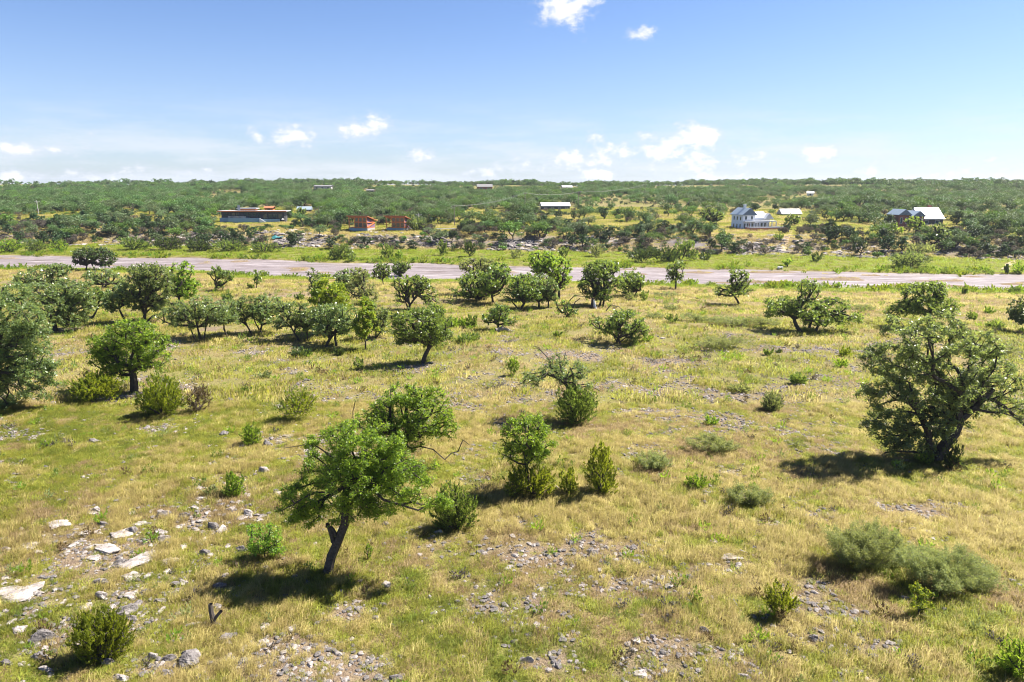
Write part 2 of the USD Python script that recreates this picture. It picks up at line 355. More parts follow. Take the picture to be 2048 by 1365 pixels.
# ---------------------------------------------------------------- grass
def tuft(seed, n, radius, height, width, droop, heads=0.0):
    """A patch of grass blades: curved tapering strips."""
    r = np.random.default_rng(seed)
    rad, th = radius * np.sqrt(r.random(n)), r.random(n) * 2 * np.pi
    base = np.stack([rad * np.cos(th), rad * np.sin(th), np.full(n, -.03)], 1)
    lean = r.random(n) * 2 * np.pi
    out = np.stack([np.cos(lean), np.sin(lean), 0 * lean], 1)
    side = np.stack([-np.sin(lean + r.normal(0, .8, n)), np.cos(lean + r.normal(0, .8, n)), 0 * lean], 1)
    h = height * (0.45 + .75 * r.random(n))
    d = droop * (0.3 + r.random(n))
    w = width * (0.6 + .8 * r.random(n))
    up = np.array([0, 0, 1.0])
    p1 = base + up * (h * .55)[:, None] + out * (h * d * .25)[:, None]
    p2 = base + up * (h * (1 - .35 * d))[:, None] + out * (h * d * .8)[:, None]
    v = np.stack([base - side * w[:, None] / 2, base + side * w[:, None] / 2, p1 + side * w[:, None] * .42, p1 - side * w[:, None] * .42, p2], 1).reshape(-1, 3)
    k = np.arange(n)[:, None] * 5
    f = np.stack([k + [0, 1, 2], k + [0, 2, 3], k + [3, 2, 4]], 1).reshape(-1, 3)
    nrm = np.cross(v[f[:, 1]] - v[f[:, 0]], v[f[:, 2]] - v[f[:, 0]])
    f[nrm[:, 2] < 0] = f[nrm[:, 2] < 0][:, ::-1]
    nv = np.repeat(out * .35 + r.normal(0, .33, (n, 3)) + up, 5, 0)
    return v, f, nv / np.linalg.norm(nv, axis=1, keepdims=True)


def blades(name, dark, mid, light, trans=.35):
    return leaves(name, dark, mid, light, trans=trans, rough=.6, spec=.25)


def blades2(name, dark, mid, light, trans=.35):
    m = leaves(name, dark, mid, light, trans=trans, rough=.6, spec=.25)
    UsdShade.Shader(stage.GetPrimAtPath(f'/World/Looks/{name}/ov')).GetInput('value2').Set(.9)
    UsdShade.Shader(stage.GetPrimAtPath(f'/World/Looks/{name}/ov')).GetInput('value3').Set(.58)
    return m


GRASS = {'green': blades2('grass_green', (.11, .14, .018), (.21, .245, .036), (.32, .335, .07)),
         'lime': blades2('grass_lime', (.20, .215, .034), (.345, .35, .066), (.49, .475, .125)),
         'straw': blades2('grass_straw', (.31, .25, .10), (.48, .40, .185), (.62, .545, .31)),
         'rust': blades2('grass_rust', (.24, .17, .10), (.38, .285, .18), (.52, .42, .29)),
         'vivid': blades2('grass_vivid', (.14, .20, .018), (.25, .335, .03), (.38, .44, .07))}
kinds = list(GRASS)
near_protos, mid_protos = [], []
for k, g in enumerate(kinds):
    for j in range(3):
        near_protos.append((f'{g}_grass_{j}' if j else f'{g}_grass', tuft(100 + 10 * k + j, 70, (.34, .34, .30, .38, .34)[k], (.27, .30, .46, .26, .36)[k], (.018, .018, .014, .014, .018)[k], (.9, .9, .9, .7, .9)[k]), GRASS[g]))
    for j in range(2):
        mid_protos.append((f'{g}_grass_{j}' if j else f'{g}_grass', tuft(200 + 10 * k + j, 80, 1.0, (.36, .38, .45, .34, .5)[k], .045, .8), GRASS[g]))


def scatter(n, d0, d1, seed, margin=1.06):
    """Points over the visible wedge between two distances, evenly spread over the ground."""
    r = np.random.default_rng(seed)
    y = (r.random(n) * (d1 ** 1.6 - d0 ** 1.6) + d0 ** 1.6) ** (1 / 1.6)
    x = (r.random(n) * 2 - 1) * (0.76 * margin * y + 4)
    return x, y, r


def grass_kind(green, bare, x, y, r):
    p = np.stack([x, y, 0 * x], -1)
    q = green + r.normal(0, .2, len(x)) + (fbm(p / .8, 2, 61) - .5) * .9
    pink = fbm(p / 5.0, 3, 71) + r.normal(0, .09, len(x))
    k = np.where(q > .80, 0, np.where(q > .32, 1, 2))
    return np.where((pink > .585) & (q < .6), 3, k)


def grass_field(name, n, d0, d1, seed, protos, per, size, limit):
    x, y, r = scatter(n, d0, d1, seed)
    bare, green, s = masks(x, y)
    keep = (r.random(n) > np.clip(bare * 1.15 - .22, 0, .8)) & ~((s > 172) & (s < 222) & (ground(x, y) < -4.5)) & (s < limit)
    x, y, bare, green, s = x[keep], y[keep], bare[keep], green[keep], s[keep]
    k = grass_kind(green, bare, x, y, r)
    k = np.where((((s > 205) & (s < 249)) | ((s > 164) & (s < 186))) & (green > .55) & (r.random(len(x)) < .8), 4, k)
    sc = size * (0.7 + .6 * r.random(len(x))) * (1 - .35 * bare)
    sc = sc * np.where(s > 240, 1.5, 1)
    lush = 1 + .5 * np.clip(fbm(np.stack([x / 4, y / 4, 0 * x], -1), 3, 81) - .5, -.4, .5) * 2
    prim = instancer('/World/' + name, protos, k * per + r.integers(0, per, len(x)), np.stack([x, y, ground(x, y)], 1), r.random(len(x)) * 6.283, np.stack([sc, sc, sc * lush], 1))
    return prim


tag(grass_field('meadow_grass', 40000, 21, 62, 1, near_protos, 3, 1.0, 1e9), 'knee-high green, straw and rusty grass on the near meadow', 'grass', kind='stuff')
tag(grass_field('distant_meadow_grass', 52000, 62, 440, 2, mid_protos, 2, 1.15, 430), 'grass of the far meadow and the bright green river banks', 'grass', kind='stuff')

# ---------------------------------------------------------------- trees and shrubs
BARK = plain('oak_bark', (.052, .044, .037), rough=.9, spec=.15, vary=.7, scale=7.0, detail=8.0, bump=1.0)
TWIG = plain('bare_twig', (.21, .165, .125), rough=.9, spec=.1, vary=.3, scale=8.0)
LEAF = {'oak': leaves('oak_leaf', (0.072, 0.119, 0.024), (0.155, 0.237, 0.048), (0.292, 0.388, 0.097), trans=0.43, rough=.38, spec=.5),
        'grey': leaves('grey_oak_leaf', (0.091, 0.130, 0.045), (0.183, 0.249, 0.084), (0.328, 0.408, 0.161), trans=0.39, rough=.36, spec=.55),
        'fresh': leaves('fresh_leaf', (0.097, 0.175, 0.020), (0.205, 0.332, 0.039), (0.358, 0.497, 0.072), trans=0.50, rough=.42, spec=.4),
        'dark': leaves('dark_leaf', (0.039, 0.071, 0.019), (0.078, 0.132, 0.031), (0.150, 0.207, 0.055), trans=0.29, rough=.42, spec=.4),
        'juniper': leaves('juniper_spray', (0.090, 0.131, 0.012), (0.215, 0.271, 0.026), (0.395, 0.439, 0.053), trans=0.43, rough=.6, spec=.25),
        'lime': leaves('lime_leaf', (0.117, 0.182, 0.016), (0.247, 0.325, 0.029), (0.390, 0.442, 0.058), trans=0.48, rough=.5, spec=.3),
        'sage': leaves('sage_leaf', (0.145, 0.171, 0.072), (0.279, 0.321, 0.139), (0.442, 0.482, 0.230), trans=0.36, rough=.65, spec=.2),
        'hill_a': leaves('hill_oak_leaf', (0.058, 0.120, 0.030), (0.136, 0.247, 0.060), (0.245, 0.383, 0.103), trans=.12, rough=.5, spec=.3),
        'hill_b': leaves('hill_grey_leaf', (0.091, 0.137, 0.056), (0.190, 0.266, 0.105), (0.328, 0.418, 0.186), trans=.12, rough=.5, spec=.3),
        'hill_c': leaves('hill_juniper_leaf', (0.027, 0.060, 0.019), (0.065, 0.119, 0.029), (0.130, 0.196, 0.050), trans=.12, rough=.55, spec=.3),
        'hill_d': leaves('hill_fresh_leaf', (0.090, 0.174, 0.022), (0.178, 0.308, 0.049), (0.299, 0.445, 0.087), trans=.12, rough=.5, spec=.3),
        'hill_e': leaves('hill_bare_twigs', (0.092, 0.080, 0.073), (0.184, 0.159, 0.153), (0.306, 0.269, 0.257), trans=.12, rough=.8, spec=.1),
        'brown': leaves('withered_spray', (.10, .07, .04), (.19, .14, .075), (.28, .22, .12), trans=.2, rough=.8, spec=.1)}

for nm_ in ('hill_oak_leaf', 'hill_grey_leaf', 'hill_juniper_leaf', 'hill_fresh_leaf'):      # plants differ more from one another on the wild slope
    UsdShade.Shader(stage.GetPrimAtPath(f'/World/Looks/{nm_}/ov')).GetInput('value2').Set(.85)
    UsdShade.Shader(stage.GetPrimAtPath(f'/World/Looks/{nm_}/ov')).GetInput('value3').Set(.58)


def tubes(pts, parent, rad, sides=5):
    """Tapered limbs: node k joins its parent; one frustum each, radii given per node."""
    k = np.nonzero(parent >= 0)[0]
    a, b = pts[parent[k]], pts[k]
    ra, rb = np.minimum(rad[parent[k]], rad[k] * 1.35), rad[k]
    t = b - a
    t /= np.linalg.norm(t, axis=1, keepdims=True) + 1e-9
    e = np.cross(t, np.where(np.abs(t[:, 2:]) < .9, [[0, 0, 1.0]], [[1.0, 0, 0]]))
    e /= np.linalg.norm(e, axis=1, keepdims=True) + 1e-9
    g = np.cross(t, e)
    ang = np.arange(sides) * 2 * np.pi / sides
    ring = np.cos(ang)[None, :, None] * e[:, None] + np.sin(ang)[None, :, None] * g[:, None]
    v = np.concatenate([a[:, None] + ring * ra[:, None, None], b[:, None] + t[:, None] * (rb * .4)[:, None, None] + ring * rb[:, None, None]], 1).reshape(-1, 3)
    o = (np.arange(len(k)) * 2 * sides)[:, None]
    s = np.arange(sides)
    q = [np.concatenate([o + i, o + (i + 1) % sides, o + sides + (i + 1) % sides, o + sides + i], 1) for i in s]
    return v, np.vstack(q)


def grow(trunk, targets, r, tip, base_rad, wobble=.12, power=.52, bias=.45):
    """A branching skeleton from the trunk's points to every target (a minimum-path tree), with pipe-model radii."""
    pts, par, plen = [np.array(p, float) for p in trunk], list(range(-1, len(trunk) - 1)), [0.0]
    for k in range(1, len(trunk)):
        plen.append(plen[-1] + np.linalg.norm(pts[k] - pts[k - 1]))
    first = max(1, len(trunk) - 2)
    P = np.array(pts)
    L = np.array(plen)
    order = np.argsort(np.linalg.norm(targets - P[-1], axis=1))
    leaf_nodes = []
    for t in targets[order]:
        d = np.linalg.norm(P[first:] - t, axis=1)
        j = first + int(np.argmin(d + bias * L[first:]))
        seg = t - P[j]
        n = max(1, int(np.ceil(np.linalg.norm(seg) / 1.1)))
        prev = j
        for i in range(1, n + 1):
            f = i / n
            q = P[j] + seg * f
            if i < n:
                q = q + r.normal(0, wobble, 3) * np.linalg.norm(seg) * .5 + np.array([0, 0, .06 * np.sin(np.pi * f) * np.linalg.norm(seg)])
            P = np.vstack([P, q])
            par.append(prev)
            L = np.append(L, L[prev] + np.linalg.norm(q - P[prev]))
            prev = len(P) - 1
        leaf_nodes.append(prev)
    par = np.array(par)
    cnt = np.zeros(len(P))
    cnt[leaf_nodes] = 1
    for k in range(len(P) - 1, 0, -1):
        if par[k] >= 0:
            cnt[par[k]] += max(cnt[k], .3)
    rad = tip * np.maximum(cnt, 1) ** power
    rad *= 1 + (base_rad / rad[first] - 1) * np.clip((rad - tip) / (rad[first] - tip + 1e-9), 0, 1)
    n = len(trunk)
    rad[:n] = base_rad * np.linspace(1.22, .75, n)
    rad[0] = base_rad * 1.6
    return P, par, rad


def leaf_quads(c, size, r, out=None, aspect=.55, up=.5, along=0.0):
    """One folded leaf or leaf bunch at each point: two triangles."""
    n = len(c)
    nrm = r.normal(0, 1, (n, 3)) + np.array([0, 0, up])
    ax = r.normal(0, 1, (n, 3))
    if out is not None:
        nrm += out * .5
        ax = ax * (1 - along) + out * along * 2.0
    ax /= np.linalg.norm(ax, axis=1, keepdims=True)
    sd = np.cross(nrm, ax)
    sd /= np.linalg.norm(sd, axis=1, keepdims=True) + 1e-9
    s = (size * (.6 + .8 * r.random(n)))[:, None]
    v = np.stack([c - ax * s * .5, c + sd * s * .5 * aspect, c + ax * s * .5, c - sd * s * .5 * aspect], 1).reshape(-1, 3)
    k = np.arange(n)[:, None] * 4
    return v, np.vstack([k + [0, 1, 2], k + [0, 2, 3]])


def crown_points(blobs, k, r, shell=.55):
    """k clump centres in a set of ellipsoids (x, y, z, rx, ry, rz), gathered towards their upper shell."""
    b = np.array(blobs, float)
    w = b[:, 3] * b[:, 4] * b[:, 5]
    w = w ** .8
    which = r.choice(len(b), k, p=w / w.sum())
    d = r.normal(0, 1, (k, 3))
    d /= np.linalg.norm(d, axis=1, keepdims=True)
    rr = r.random(k) ** (1 / 3)
    rr = np.where(r.random(k) < shell, .72 + .28 * r.random(k), rr)
    return b[which, :3] + d * rr[:, None] * b[which, 3:], which


def build_plant(base, trunk, blobs, r, leaf_len, n_leaves, clumps, clump_r, base_rad, tip=.012, mode='tree', sparse=0.0, bias=.45, bare=(), twigs=False):
    """Returns (wood mesh, leaf mesh) in the plant's own frame, base at the origin."""
    targets, which = crown_points(blobs, clumps, r, .55 if mode == 'tree' else .45)
    if mode != 'tree':                        # ragged outline
        ctr = np.array(blobs, float)[which, :3]
        targets = ctr + (targets - ctr) * r.uniform(.7, 1.28, (len(targets), 1))
    if mode != 'tree':                        # stems fan out from the foot
        origin = np.array([0, 0, -.05])
        foot = [(0, 0, -.1), (0, 0, .05)]
    else:
        foot = [tuple(p) for p in trunk]
    bare_pts = np.array(bare, float).reshape(-1, 3)
    P, par, rad = grow(foot, np.vstack([targets, bare_pts]) if len(bare_pts) else targets, r, tip, base_rad, bias=bias)
    wood = tubes(P, par, rad)
    live = targets[r.random(len(targets)) >= sparse] if sparse else targets
    m = max(1, n_leaves // max(len(live), 1))
    cen = np.repeat(live, m, 0)
    mid = np.array(blobs, float)[:, :3].mean(0)
    if mode != 'tree':
        axis = live - np.array([0, 0, 0])
        axis = axis / (np.linalg.norm(axis, axis=1, keepdims=True) + 1e-9) + np.array([0, 0, .5])
        axis /= np.linalg.norm(axis, axis=1, keepdims=True)
        A = np.repeat(axis, m, 0)
        along = r.random(len(cen))[:, None] ** .8
        c = cen + A * (along - .75) * clump_r * 2.0 + r.normal(0, 1, cen.shape) * clump_r * .34 * (1.15 - along)
        leaf = leaf_quads(c, leaf_len, r, out=A, aspect=.42, up=.75, along=.62) if mode == 'spray' else leaf_quads(c + r.normal(0, .3, c.shape) * clump_r, leaf_len, r, out=A, aspect=.26, up=1.1, along=.35)
    else:
        k5 = 6                                 # every clump is a handful of leafy twigs
        d = r.normal(0, 1, (len(live) * k5, 3))
        d /= np.linalg.norm(d, axis=1, keepdims=True)
        d = d * np.array([1, 1, .7]) * (clump_r * (.35 + .95 * r.random(len(d))))[:, None]
        tw = np.repeat(live, k5, 0) + d
        which = np.repeat(np.arange(len(live)), m) * k5 + r.integers(0, k5, len(cen))
        f = r.random(len(cen))[:, None]
        c = tw[which] - d[which] * .55 * f + r.normal(0, 1, cen.shape) * clump_r * .2
        off = d[which] / (np.linalg.norm(d[which], axis=1, keepdims=True) + 1e-9)
        if twigs:
            a_ = np.repeat(live, k5, 0)
            q = np.empty((len(a_) * 2, 3))
            q[0::2], q[1::2] = a_, tw
            par2 = np.full(len(q), -1)
            par2[1::2] = np.arange(0, len(q), 2)
            tv, tf = tubes(q, par2, np.full(len(q), .011), 3)
            wood = (np.vstack([wood[0], tv]), np.vstack([wood[1], tf + len(wood[0])]))
        leaf = leaf_quads(c, leaf_len, r, out=off, up=1.1)
    v = leaf[0]
    v[:, 2] = np.maximum(v[:, 2], .02)
    return wood, (v, leaf[1])


def at_depth(px, py, Y):
    d = ray(px, py)
    t = Y / d[1]
    return EYE + t * d, t


def photo_plant(name, label, cat, base, blobs, leaf='oak', path=(), rad=.22, group=None, density=1.0, mode='tree', sparse=0.0, seed=0, deep=.8, bare=(), clump=.5, stubs=(), size=1.0, parts=('trunk', 'crown'), wood=None, bias=.45, tipr=.012):
    """A plant whose limbs and leaf masses are measured from the photograph and given their own depth in the world."""
    r = np.random.default_rng(1000 + seed)
    B, t0 = spot(*base)
    if mode == 'tree' and 80 < t0 < 215:
        blobs = [(px, py - ry * .16, rx * 1.2, ry * 1.16) for px, py, rx, ry in blobs]
        density *= 1.15
    Y = B[1]
    ang = math.atan2(-ray(*base)[2], ray(*base)[1])
    loc, area = [], 0
    for k, (px, py, rx, ry) in enumerate(blobs):
        c, t = at_depth(px, py, Y)
        rxm = rx / 1365 * t
        rym = rxm * deep
        want = ry / 1365 * t
        rz = math.sqrt(max(want ** 2 - (rym * math.sin(ang)) ** 2, (.5 * want) ** 2)) / math.cos(ang)
        dy = r.uniform(-.45, .45) * rxm if len(blobs) > 2 else 0.0
        p = c - B + np.array([0, dy, 0]) + np.array([c[0] / Y * dy, 0, ray(px, py)[2] / ray(px, py)[1] * dy])
        loc.append((*p, rxm * .92, rym, rz * .92))
        area += rx * ry * math.pi / 4
    def pt(q, dy=0.0):
        c, _ = at_depth(q[0], q[1], Y)
        return c - B + np.array([0, dy, 0])
    trunk = [(0, 0, -.25), (0, 0, .05)] + [tuple(pt(q, (q[2] if len(q) > 2 else 0))) for q in path]
    if not path:
        m = np.array(loc)[:, :3].mean(0)
        trunk += [tuple(m * np.array([.25, .25, .3])), tuple(m * np.array([.5, .5, .55]))]
    px_m = 682.0 / t0                                    # pixels of the render per metre
    leaf_len = max(.085, 2.1 / px_m) * size
    n_leaves = int(min(60000, max(260, density * area * (2.5 if mode == 'tree' else 3.6) / (.28 * (leaf_len * px_m) ** 2))))
    if mode != 'tree':
        clump *= .62
    vol = sum(b[3] * b[4] * b[5] for b in loc) * 4.19
    clumps = int(np.clip(vol / (clump ** 3 * 4.19 * .62) * 1.0, 14, 560))
    wd, lf = build_plant(B, trunk, loc, r, leaf_len, n_leaves, clumps, clump, rad, mode=mode, sparse=sparse, bias=bias, bare=[pt(q, r.uniform(-.5, .5)) for q in bare], tip=max(tipr, (.3 if mode == 'tree' else .1) / px_m), twigs=t0 < 75)
    if stubs:
        vs, fs, o = [wd[0]], [wd[1]], len(wd[0])
        for line, r0 in stubs:
            q = np.array([pt(x) for x in line])
            v, f = tubes(q, np.arange(-1, len(q) - 1), np.linspace(r0, r0 * .6, len(q)), 7)
            vs.append(v), fs.append(f + o)
            o += len(v)
        wd = (np.vstack(vs), np.vstack(fs))
    root = thing(name, label, cat, B, group=group)
    part(root, parts[0], wd, wood or BARK, smooth=40)
    part(root, parts[1], lf, LEAF[leaf])
    return root


# little weeds, dead tufts and seedlings all over the meadow
def weed(seed, n, h, w, leaf):
    r = np.random.default_rng(seed)
    return build_plant(None, [], [(0, 0, h * .55, w, w * .9, h * .5)], r, leaf, n, 14, .13, .01, mode='spray', tip=.004)[1]


x, y, r = scatter(5200, 21, 165, 15)
bare_, green_, s_ = masks(x, y)
keep = (s_ < 176) & (r.random(len(x)) < .25 + .75 * np.clip(fbm(np.stack([x / 9, y / 9, 0 * x], -1), 3, 17) * 4 - 1.6, 0, 1))
x, y = x[keep], y[keep]
WEEDS = [('weed_dark', weed(1, 130, .42, .32, .10), LEAF['oak']), ('weed_grey', weed(2, 150, .38, .45, .09), LEAF['sage']), ('weed_fresh', weed(3, 140, .35, .36, .10), LEAF['fresh']), ('weed_dead', weed(4, 110, .45, .30, .10), LEAF['brown']), ('weed_grey_dead', weed(5, 110, .35, .35, .10), LEAF['hill_e'])]
tag(instancer('/World/meadow_weeds', WEEDS, r.choice(5, len(x), p=(.26, .2, .26, .14, .14)), np.stack([x, y, ground(x, y)], 1), r.random(len(x)) * 6.283, (.6 + 1.1 * r.random(len(x)) ** 2) * np.where(y > 70, 1.25, 1)),
    'small dark, grey and dead weeds dotted through the meadow grass', 'weeds', kind='stuff')


# tall weeds and willow sprouts along both edges of the river
N = 2600
sb = np.where(r.random(N) < .5, r.normal(175.5, 3.0, N), r.normal(214.5, 3.2, N))
x = r.uniform(-175, 175, N)
y = sb - .17 * x
s_ = across(x, y)
gate = fbm(np.stack([x / 11, s_ / 6, 0 * x], -1), 3, 19)
keep = ((s_ < 181.5) | (s_ > 208)) & (gate > .46) & (np.abs(x) < .8 * y) & (ground(x, y) > -4.75)
x, y = x[keep], y[keep]
tag(instancer('/World/bank_weeds', [('weed_lime', weed(11, 260, .5, .5, .13), LEAF['lime']), ('weed_fresh', weed(12, 260, .55, .45, .13), LEAF['fresh']), ('weed_oak', weed(13, 240, .5, .5, .13), LEAF['oak'])], r.choice(3, len(x), p=(.5, .3, .2)), np.stack([x, y, ground(x, y)], 1), r.random(len(x)) * 6.283,
    1.0 + 2.4 * r.random(len(x)) ** 2), 'tall bright weeds and sprouts along the river edges', 'weeds', kind='stuff')

OAK, SHRUB, JUN, BUSH = 'live_oak', 'shrub', 'juniper', 'bush'
pp = photo_plant
# foreground
pp(OAK, 'fresh green oak with dark leaning trunk and a broken fork, nearest tree in the foreground', 'tree', (655, 1147),
   [(665, 885, 58, 42), (735, 905, 58, 45), (612, 990, 48, 46), (650, 1018, 60, 40), (590, 1008, 46, 24), (610, 1035, 34, 22), (765, 992, 58, 44), (720, 1010, 46, 34), (820, 960, 62, 48), (862, 992, 48, 38), (700, 955, 66, 55), (640, 940, 50, 40), (780, 930, 50, 40), (705, 870, 44, 30), (765, 880, 46, 34), (740, 945, 60, 44)],
   'fresh', path=[(662, 1115), (675, 1085), (689, 1050), (690, 1010), (694, 960), (702, 925)], rad=.24, seed=1, sparse=.14, stubs=[([(668, 1085), (662, 1065), (655, 1048)], .15), ([(676, 1075), (664, 1056), (652, 1053)], .10)], bare=[(712, 800), (702, 830), (575, 890)], clump=.42, density=.9)
pp(OAK, 'fresh green spreading oak with bare twigs on its right, just behind the nearest oak', 'tree', (800, 930),
   [(790, 825, 56, 38), (850, 830, 56, 46), (805, 790, 42, 24), (888, 845, 32, 38), (748, 845, 44, 30), (830, 860, 48, 24), (858, 796, 40, 22), (780, 865, 40, 28), (810, 885, 44, 22)],
   'fresh', path=[(800, 905), (808, 885), (818, 870)], rad=.32, seed=2, bare=[(940, 890), (915, 908), (905, 880), (890, 918), (925, 885)], clump=.42, stubs=[([(790, 925), (795, 905), (806, 888)], .2)])
pp(SHRUB, 'dense dark green shrub with a bare foot, right of the nearest oak', 'shrub', (915, 1058), [(905, 1005, 36, 42), (932, 1020, 28, 38), (885, 1030, 26, 28), (912, 1040, 30, 22)], 'oak', rad=.05, seed=3, mode='spray', clump=.34, parts=('stems', 'foliage'), density=1.3)
pp(OAK, 'large glossy dark oak with crooked limbs on the right of the meadow', 'tree', (1872, 920),
   [(1860, 680, 84, 50), (1785, 725, 66, 44), (1775, 790, 55, 40), (1850, 770, 90, 60), (1935, 740, 84, 60), (1995, 765, 50, 46), (1925, 825, 44, 30), (1785, 855, 58, 42), (1842, 862, 58, 46), (1738, 790, 36, 16), (2020, 795, 48, 38), (2045, 820, 40, 30), (1760, 828, 40, 30), (1800, 872, 56, 30), (1868, 848, 44, 40), (1955, 800, 60, 38), (1845, 895, 50, 18), (1900, 800, 66, 40), (1800, 655, 46, 24), (1960, 690, 50, 32), (1885, 640, 46, 22), (1725, 700, 26, 14), (1810, 890, 50, 20)],
   'grey', path=[(1890, 890), (1908, 868), (1918, 845), (1915, 815)], rad=.40, seed=4, deep=.75, clump=.5, stubs=[([(1862, 918), (1858, 890), (1855, 860), (1835, 820), (1810, 795), (1795, 765)], .3), ([(1915, 845), (1955, 810), (1985, 780)], .28), ([(1985, 800), (2010, 815), (2048, 850)], .16), ([(1880, 905), (1840, 905), (1790, 902), (1770, 906)], .1)], density=1.6, size=1.0, sparse=.12)
pp(JUN, 'small dark juniper at the foot of the large glossy oak', 'juniper', (1905, 938), [(1907, 905, 18, 26), (1903, 925, 16, 14)], 'dark', rad=.04, seed=5, mode='spray', clump=.3, parts=('stems', 'foliage'), density=1.4)
pp(BUSH, 'low bright green weed clump at the foot of the large glossy oak', 'bush', (1850, 928), [(1852, 915, 18, 11)], 'fresh', rad=.02, seed=6, mode='spray', clump=.25, parts=('stems', 'foliage'))
pp(OAK, 'huge grey green oak filling the left edge of the picture', 'tree', (-30, 815),
   [(15, 625, 66, 46), (50, 690, 56, 52), (-20, 700, 90, 80), (70, 765, 42, 46), (0, 775, 66, 46), (-90, 660, 80, 70), (-110, 750, 70, 60), (25, 585, 44, 22), (70, 650, 34, 34), (80, 725, 36, 36), (-40, 600, 60, 36), (10, 815, 22, 16)],
   'grey', path=[(-28, 780), (-15, 745), (0, 715)], rad=.6, seed=7, clump=.62, density=1.15, stubs=[([(-10, 740), (10, 705), (45, 655)], .28)])
pp(OAK, 'bright green round oak with short dark trunk between two junipers', 'tree', (268, 785),
   [(260, 665, 52, 28), (215, 692, 38, 32), (303, 692, 40, 32), (258, 705, 62, 34), (200, 722, 26, 22), (328, 725, 24, 18), (235, 738, 38, 20), (290, 730, 36, 20), (262, 652, 34, 18)],
   'fresh', path=[(268, 765), (266, 750), (262, 735)], rad=.38, seed=8, clump=.55, density=1.1)
pp(JUN, 'dark spreading juniper left of the round oak trunk', 'juniper', (192, 800), [(190, 772, 46, 26), (165, 780, 26, 18), (215, 776, 28, 22), (190, 757, 30, 16)], 'juniper', rad=.05, seed=9, mode='spray', clump=.42, parts=('stems', 'foliage'), density=1.3)
pp(JUN, 'plump yellow green juniper right of the round oak trunk', 'juniper', (322, 832), [(322, 785, 42, 36), (300, 800, 30, 24), (345, 795, 28, 30), (320, 810, 36, 20)], 'juniper', rad=.05, seed=10, mode='spray', clump=.42, parts=('stems', 'foliage'), density=1.4)
pp(BUSH, 'half dead brown twiggy bush beside the plump juniper', 'bush', (392, 824), [(395, 795, 28, 28), (405, 785, 18, 18)], 'brown', rad=.03, seed=11, mode='spray', clump=.4, parts=('stems', 'foliage'), density=.55, wood=TWIG)
pp(JUN, 'thin open juniper with a grey dead top, alone in the grass', 'juniper', (592, 838), [(590, 812, 40, 22), (592, 790, 26, 22), (612, 800, 22, 22)], 'juniper', rad=.03, seed=12, mode='spray', clump=.42, parts=('stems', 'foliage'), density=.7, bare=[(582, 760), (596, 762), (575, 775)], wood=TWIG)
pp(BUSH, 'small leafy green bush beside white rocks left of the foreground oaks', 'bush', (502, 890), [(502, 866, 20, 22), (500, 878, 22, 14)], 'fresh', rad=.03, seed=13, mode='spray', clump=.3, parts=('stems', 'foliage'), density=1.2)
pp(BUSH, 'small fresh green bush in tall grass above the grey stones', 'bush', (470, 992), [(470, 966, 22, 22), (468, 980, 24, 14), (462, 950, 8, 12)], 'fresh', rad=.03, seed=14, mode='spray', clump=.3, parts=('stems', 'foliage'), density=1.2)
pp(BUSH, 'little grey green tuft bush beside the white stones', 'bush', (422, 992), [(422, 980, 15, 12)], 'sage', rad=.02, seed=15, mode='spray', clump=.25, parts=('stems', 'foliage'), density=1.1)
pp(BUSH, 'leafy green bush left of the nearest oak trunk, at the edge of its shade', 'bush', (530, 1116), [(528, 1075, 34, 34), (512, 1085, 22, 24), (545, 1090, 24, 24)], 'fresh', rad=.03, seed=16, clump=.3, path=[(529, 1108), (528, 1098)], parts=('stems', 'foliage'), density=.9)
pp(BUSH, 'tiny green seedling right of the nearest oak trunk', 'bush', (735, 1120), [(738, 1101, 9, 14)], 'fresh', rad=.015, seed=17, clump=.16, mode='spray', parts=('stems', 'foliage'))
pp(JUN, 'bright yellow green juniper among rocks in the bottom left corner', 'juniper', (205, 1322), [(200, 1250, 58, 40), (170, 1275, 38, 36), (232, 1270, 36, 42), (205, 1290, 50, 32)], 'juniper', rad=.05, seed=18, mode='spray', clump=.3, parts=('stems', 'foliage'), density=1.5)
pp(OAK, 'small fresh green oak sapling growing out of an olive juniper thicket', 'tree', (1056, 985),
   [(1050, 860, 44, 34), (1025, 890, 32, 36), (1080, 885, 36, 36), (1052, 905, 48, 26), (1070, 845, 20, 22)], 'fresh', path=[(1054, 950), (1052, 930), (1050, 915)], rad=.12, seed=19, clump=.4, density=.95)
pp(JUN, 'wide olive green juniper thicket under the oak sapling', 'juniper', (1062, 990), [(1062, 955, 50, 34), (1025, 968, 24, 24), (1085, 965, 30, 30)], 'juniper', rad=.04, seed=20, mode='spray', clump=.4, parts=('stems', 'foliage'), density=1.1)
pp(JUN, 'slim olive juniper on the right side of the thicket', 'juniper', (1135, 988), [(1132, 955, 20, 30), (1142, 970, 16, 20)], 'juniper', rad=.03, seed=21, mode='spray', clump=.35, parts=('stems', 'foliage'), density=1.0)
pp(JUN, 'upright dense juniper standing alone right of the thicket', 'juniper', (1206, 988), [(1200, 915, 26, 28), (1200, 945, 36, 34), (1210, 968, 28, 20)], 'juniper', rad=.05, seed=22, mode='spray', clump=.4, parts=('stems', 'foliage'), density=1.4)
pp(OAK, 'thin leaning oak with bare twig tips above a dense leafy shrub', 'tree', (1150, 842),
   [(1090, 748, 44, 18), (1062, 762, 30, 13), (1140, 738, 36, 26), (1152, 765, 42, 22), (1105, 722, 26, 16), (1075, 705, 12, 10)], 'grey', path=[(1150, 815), (1146, 788), (1128, 765), (1110, 742)], rad=.16, seed=23, clump=.45, density=.6, sparse=.15, bare=[(1065, 690), (1078, 694), (1132, 706), (1035, 772), (1200, 782)], stubs=[([(1146, 775), (1146, 750), (1140, 735)], .08)])
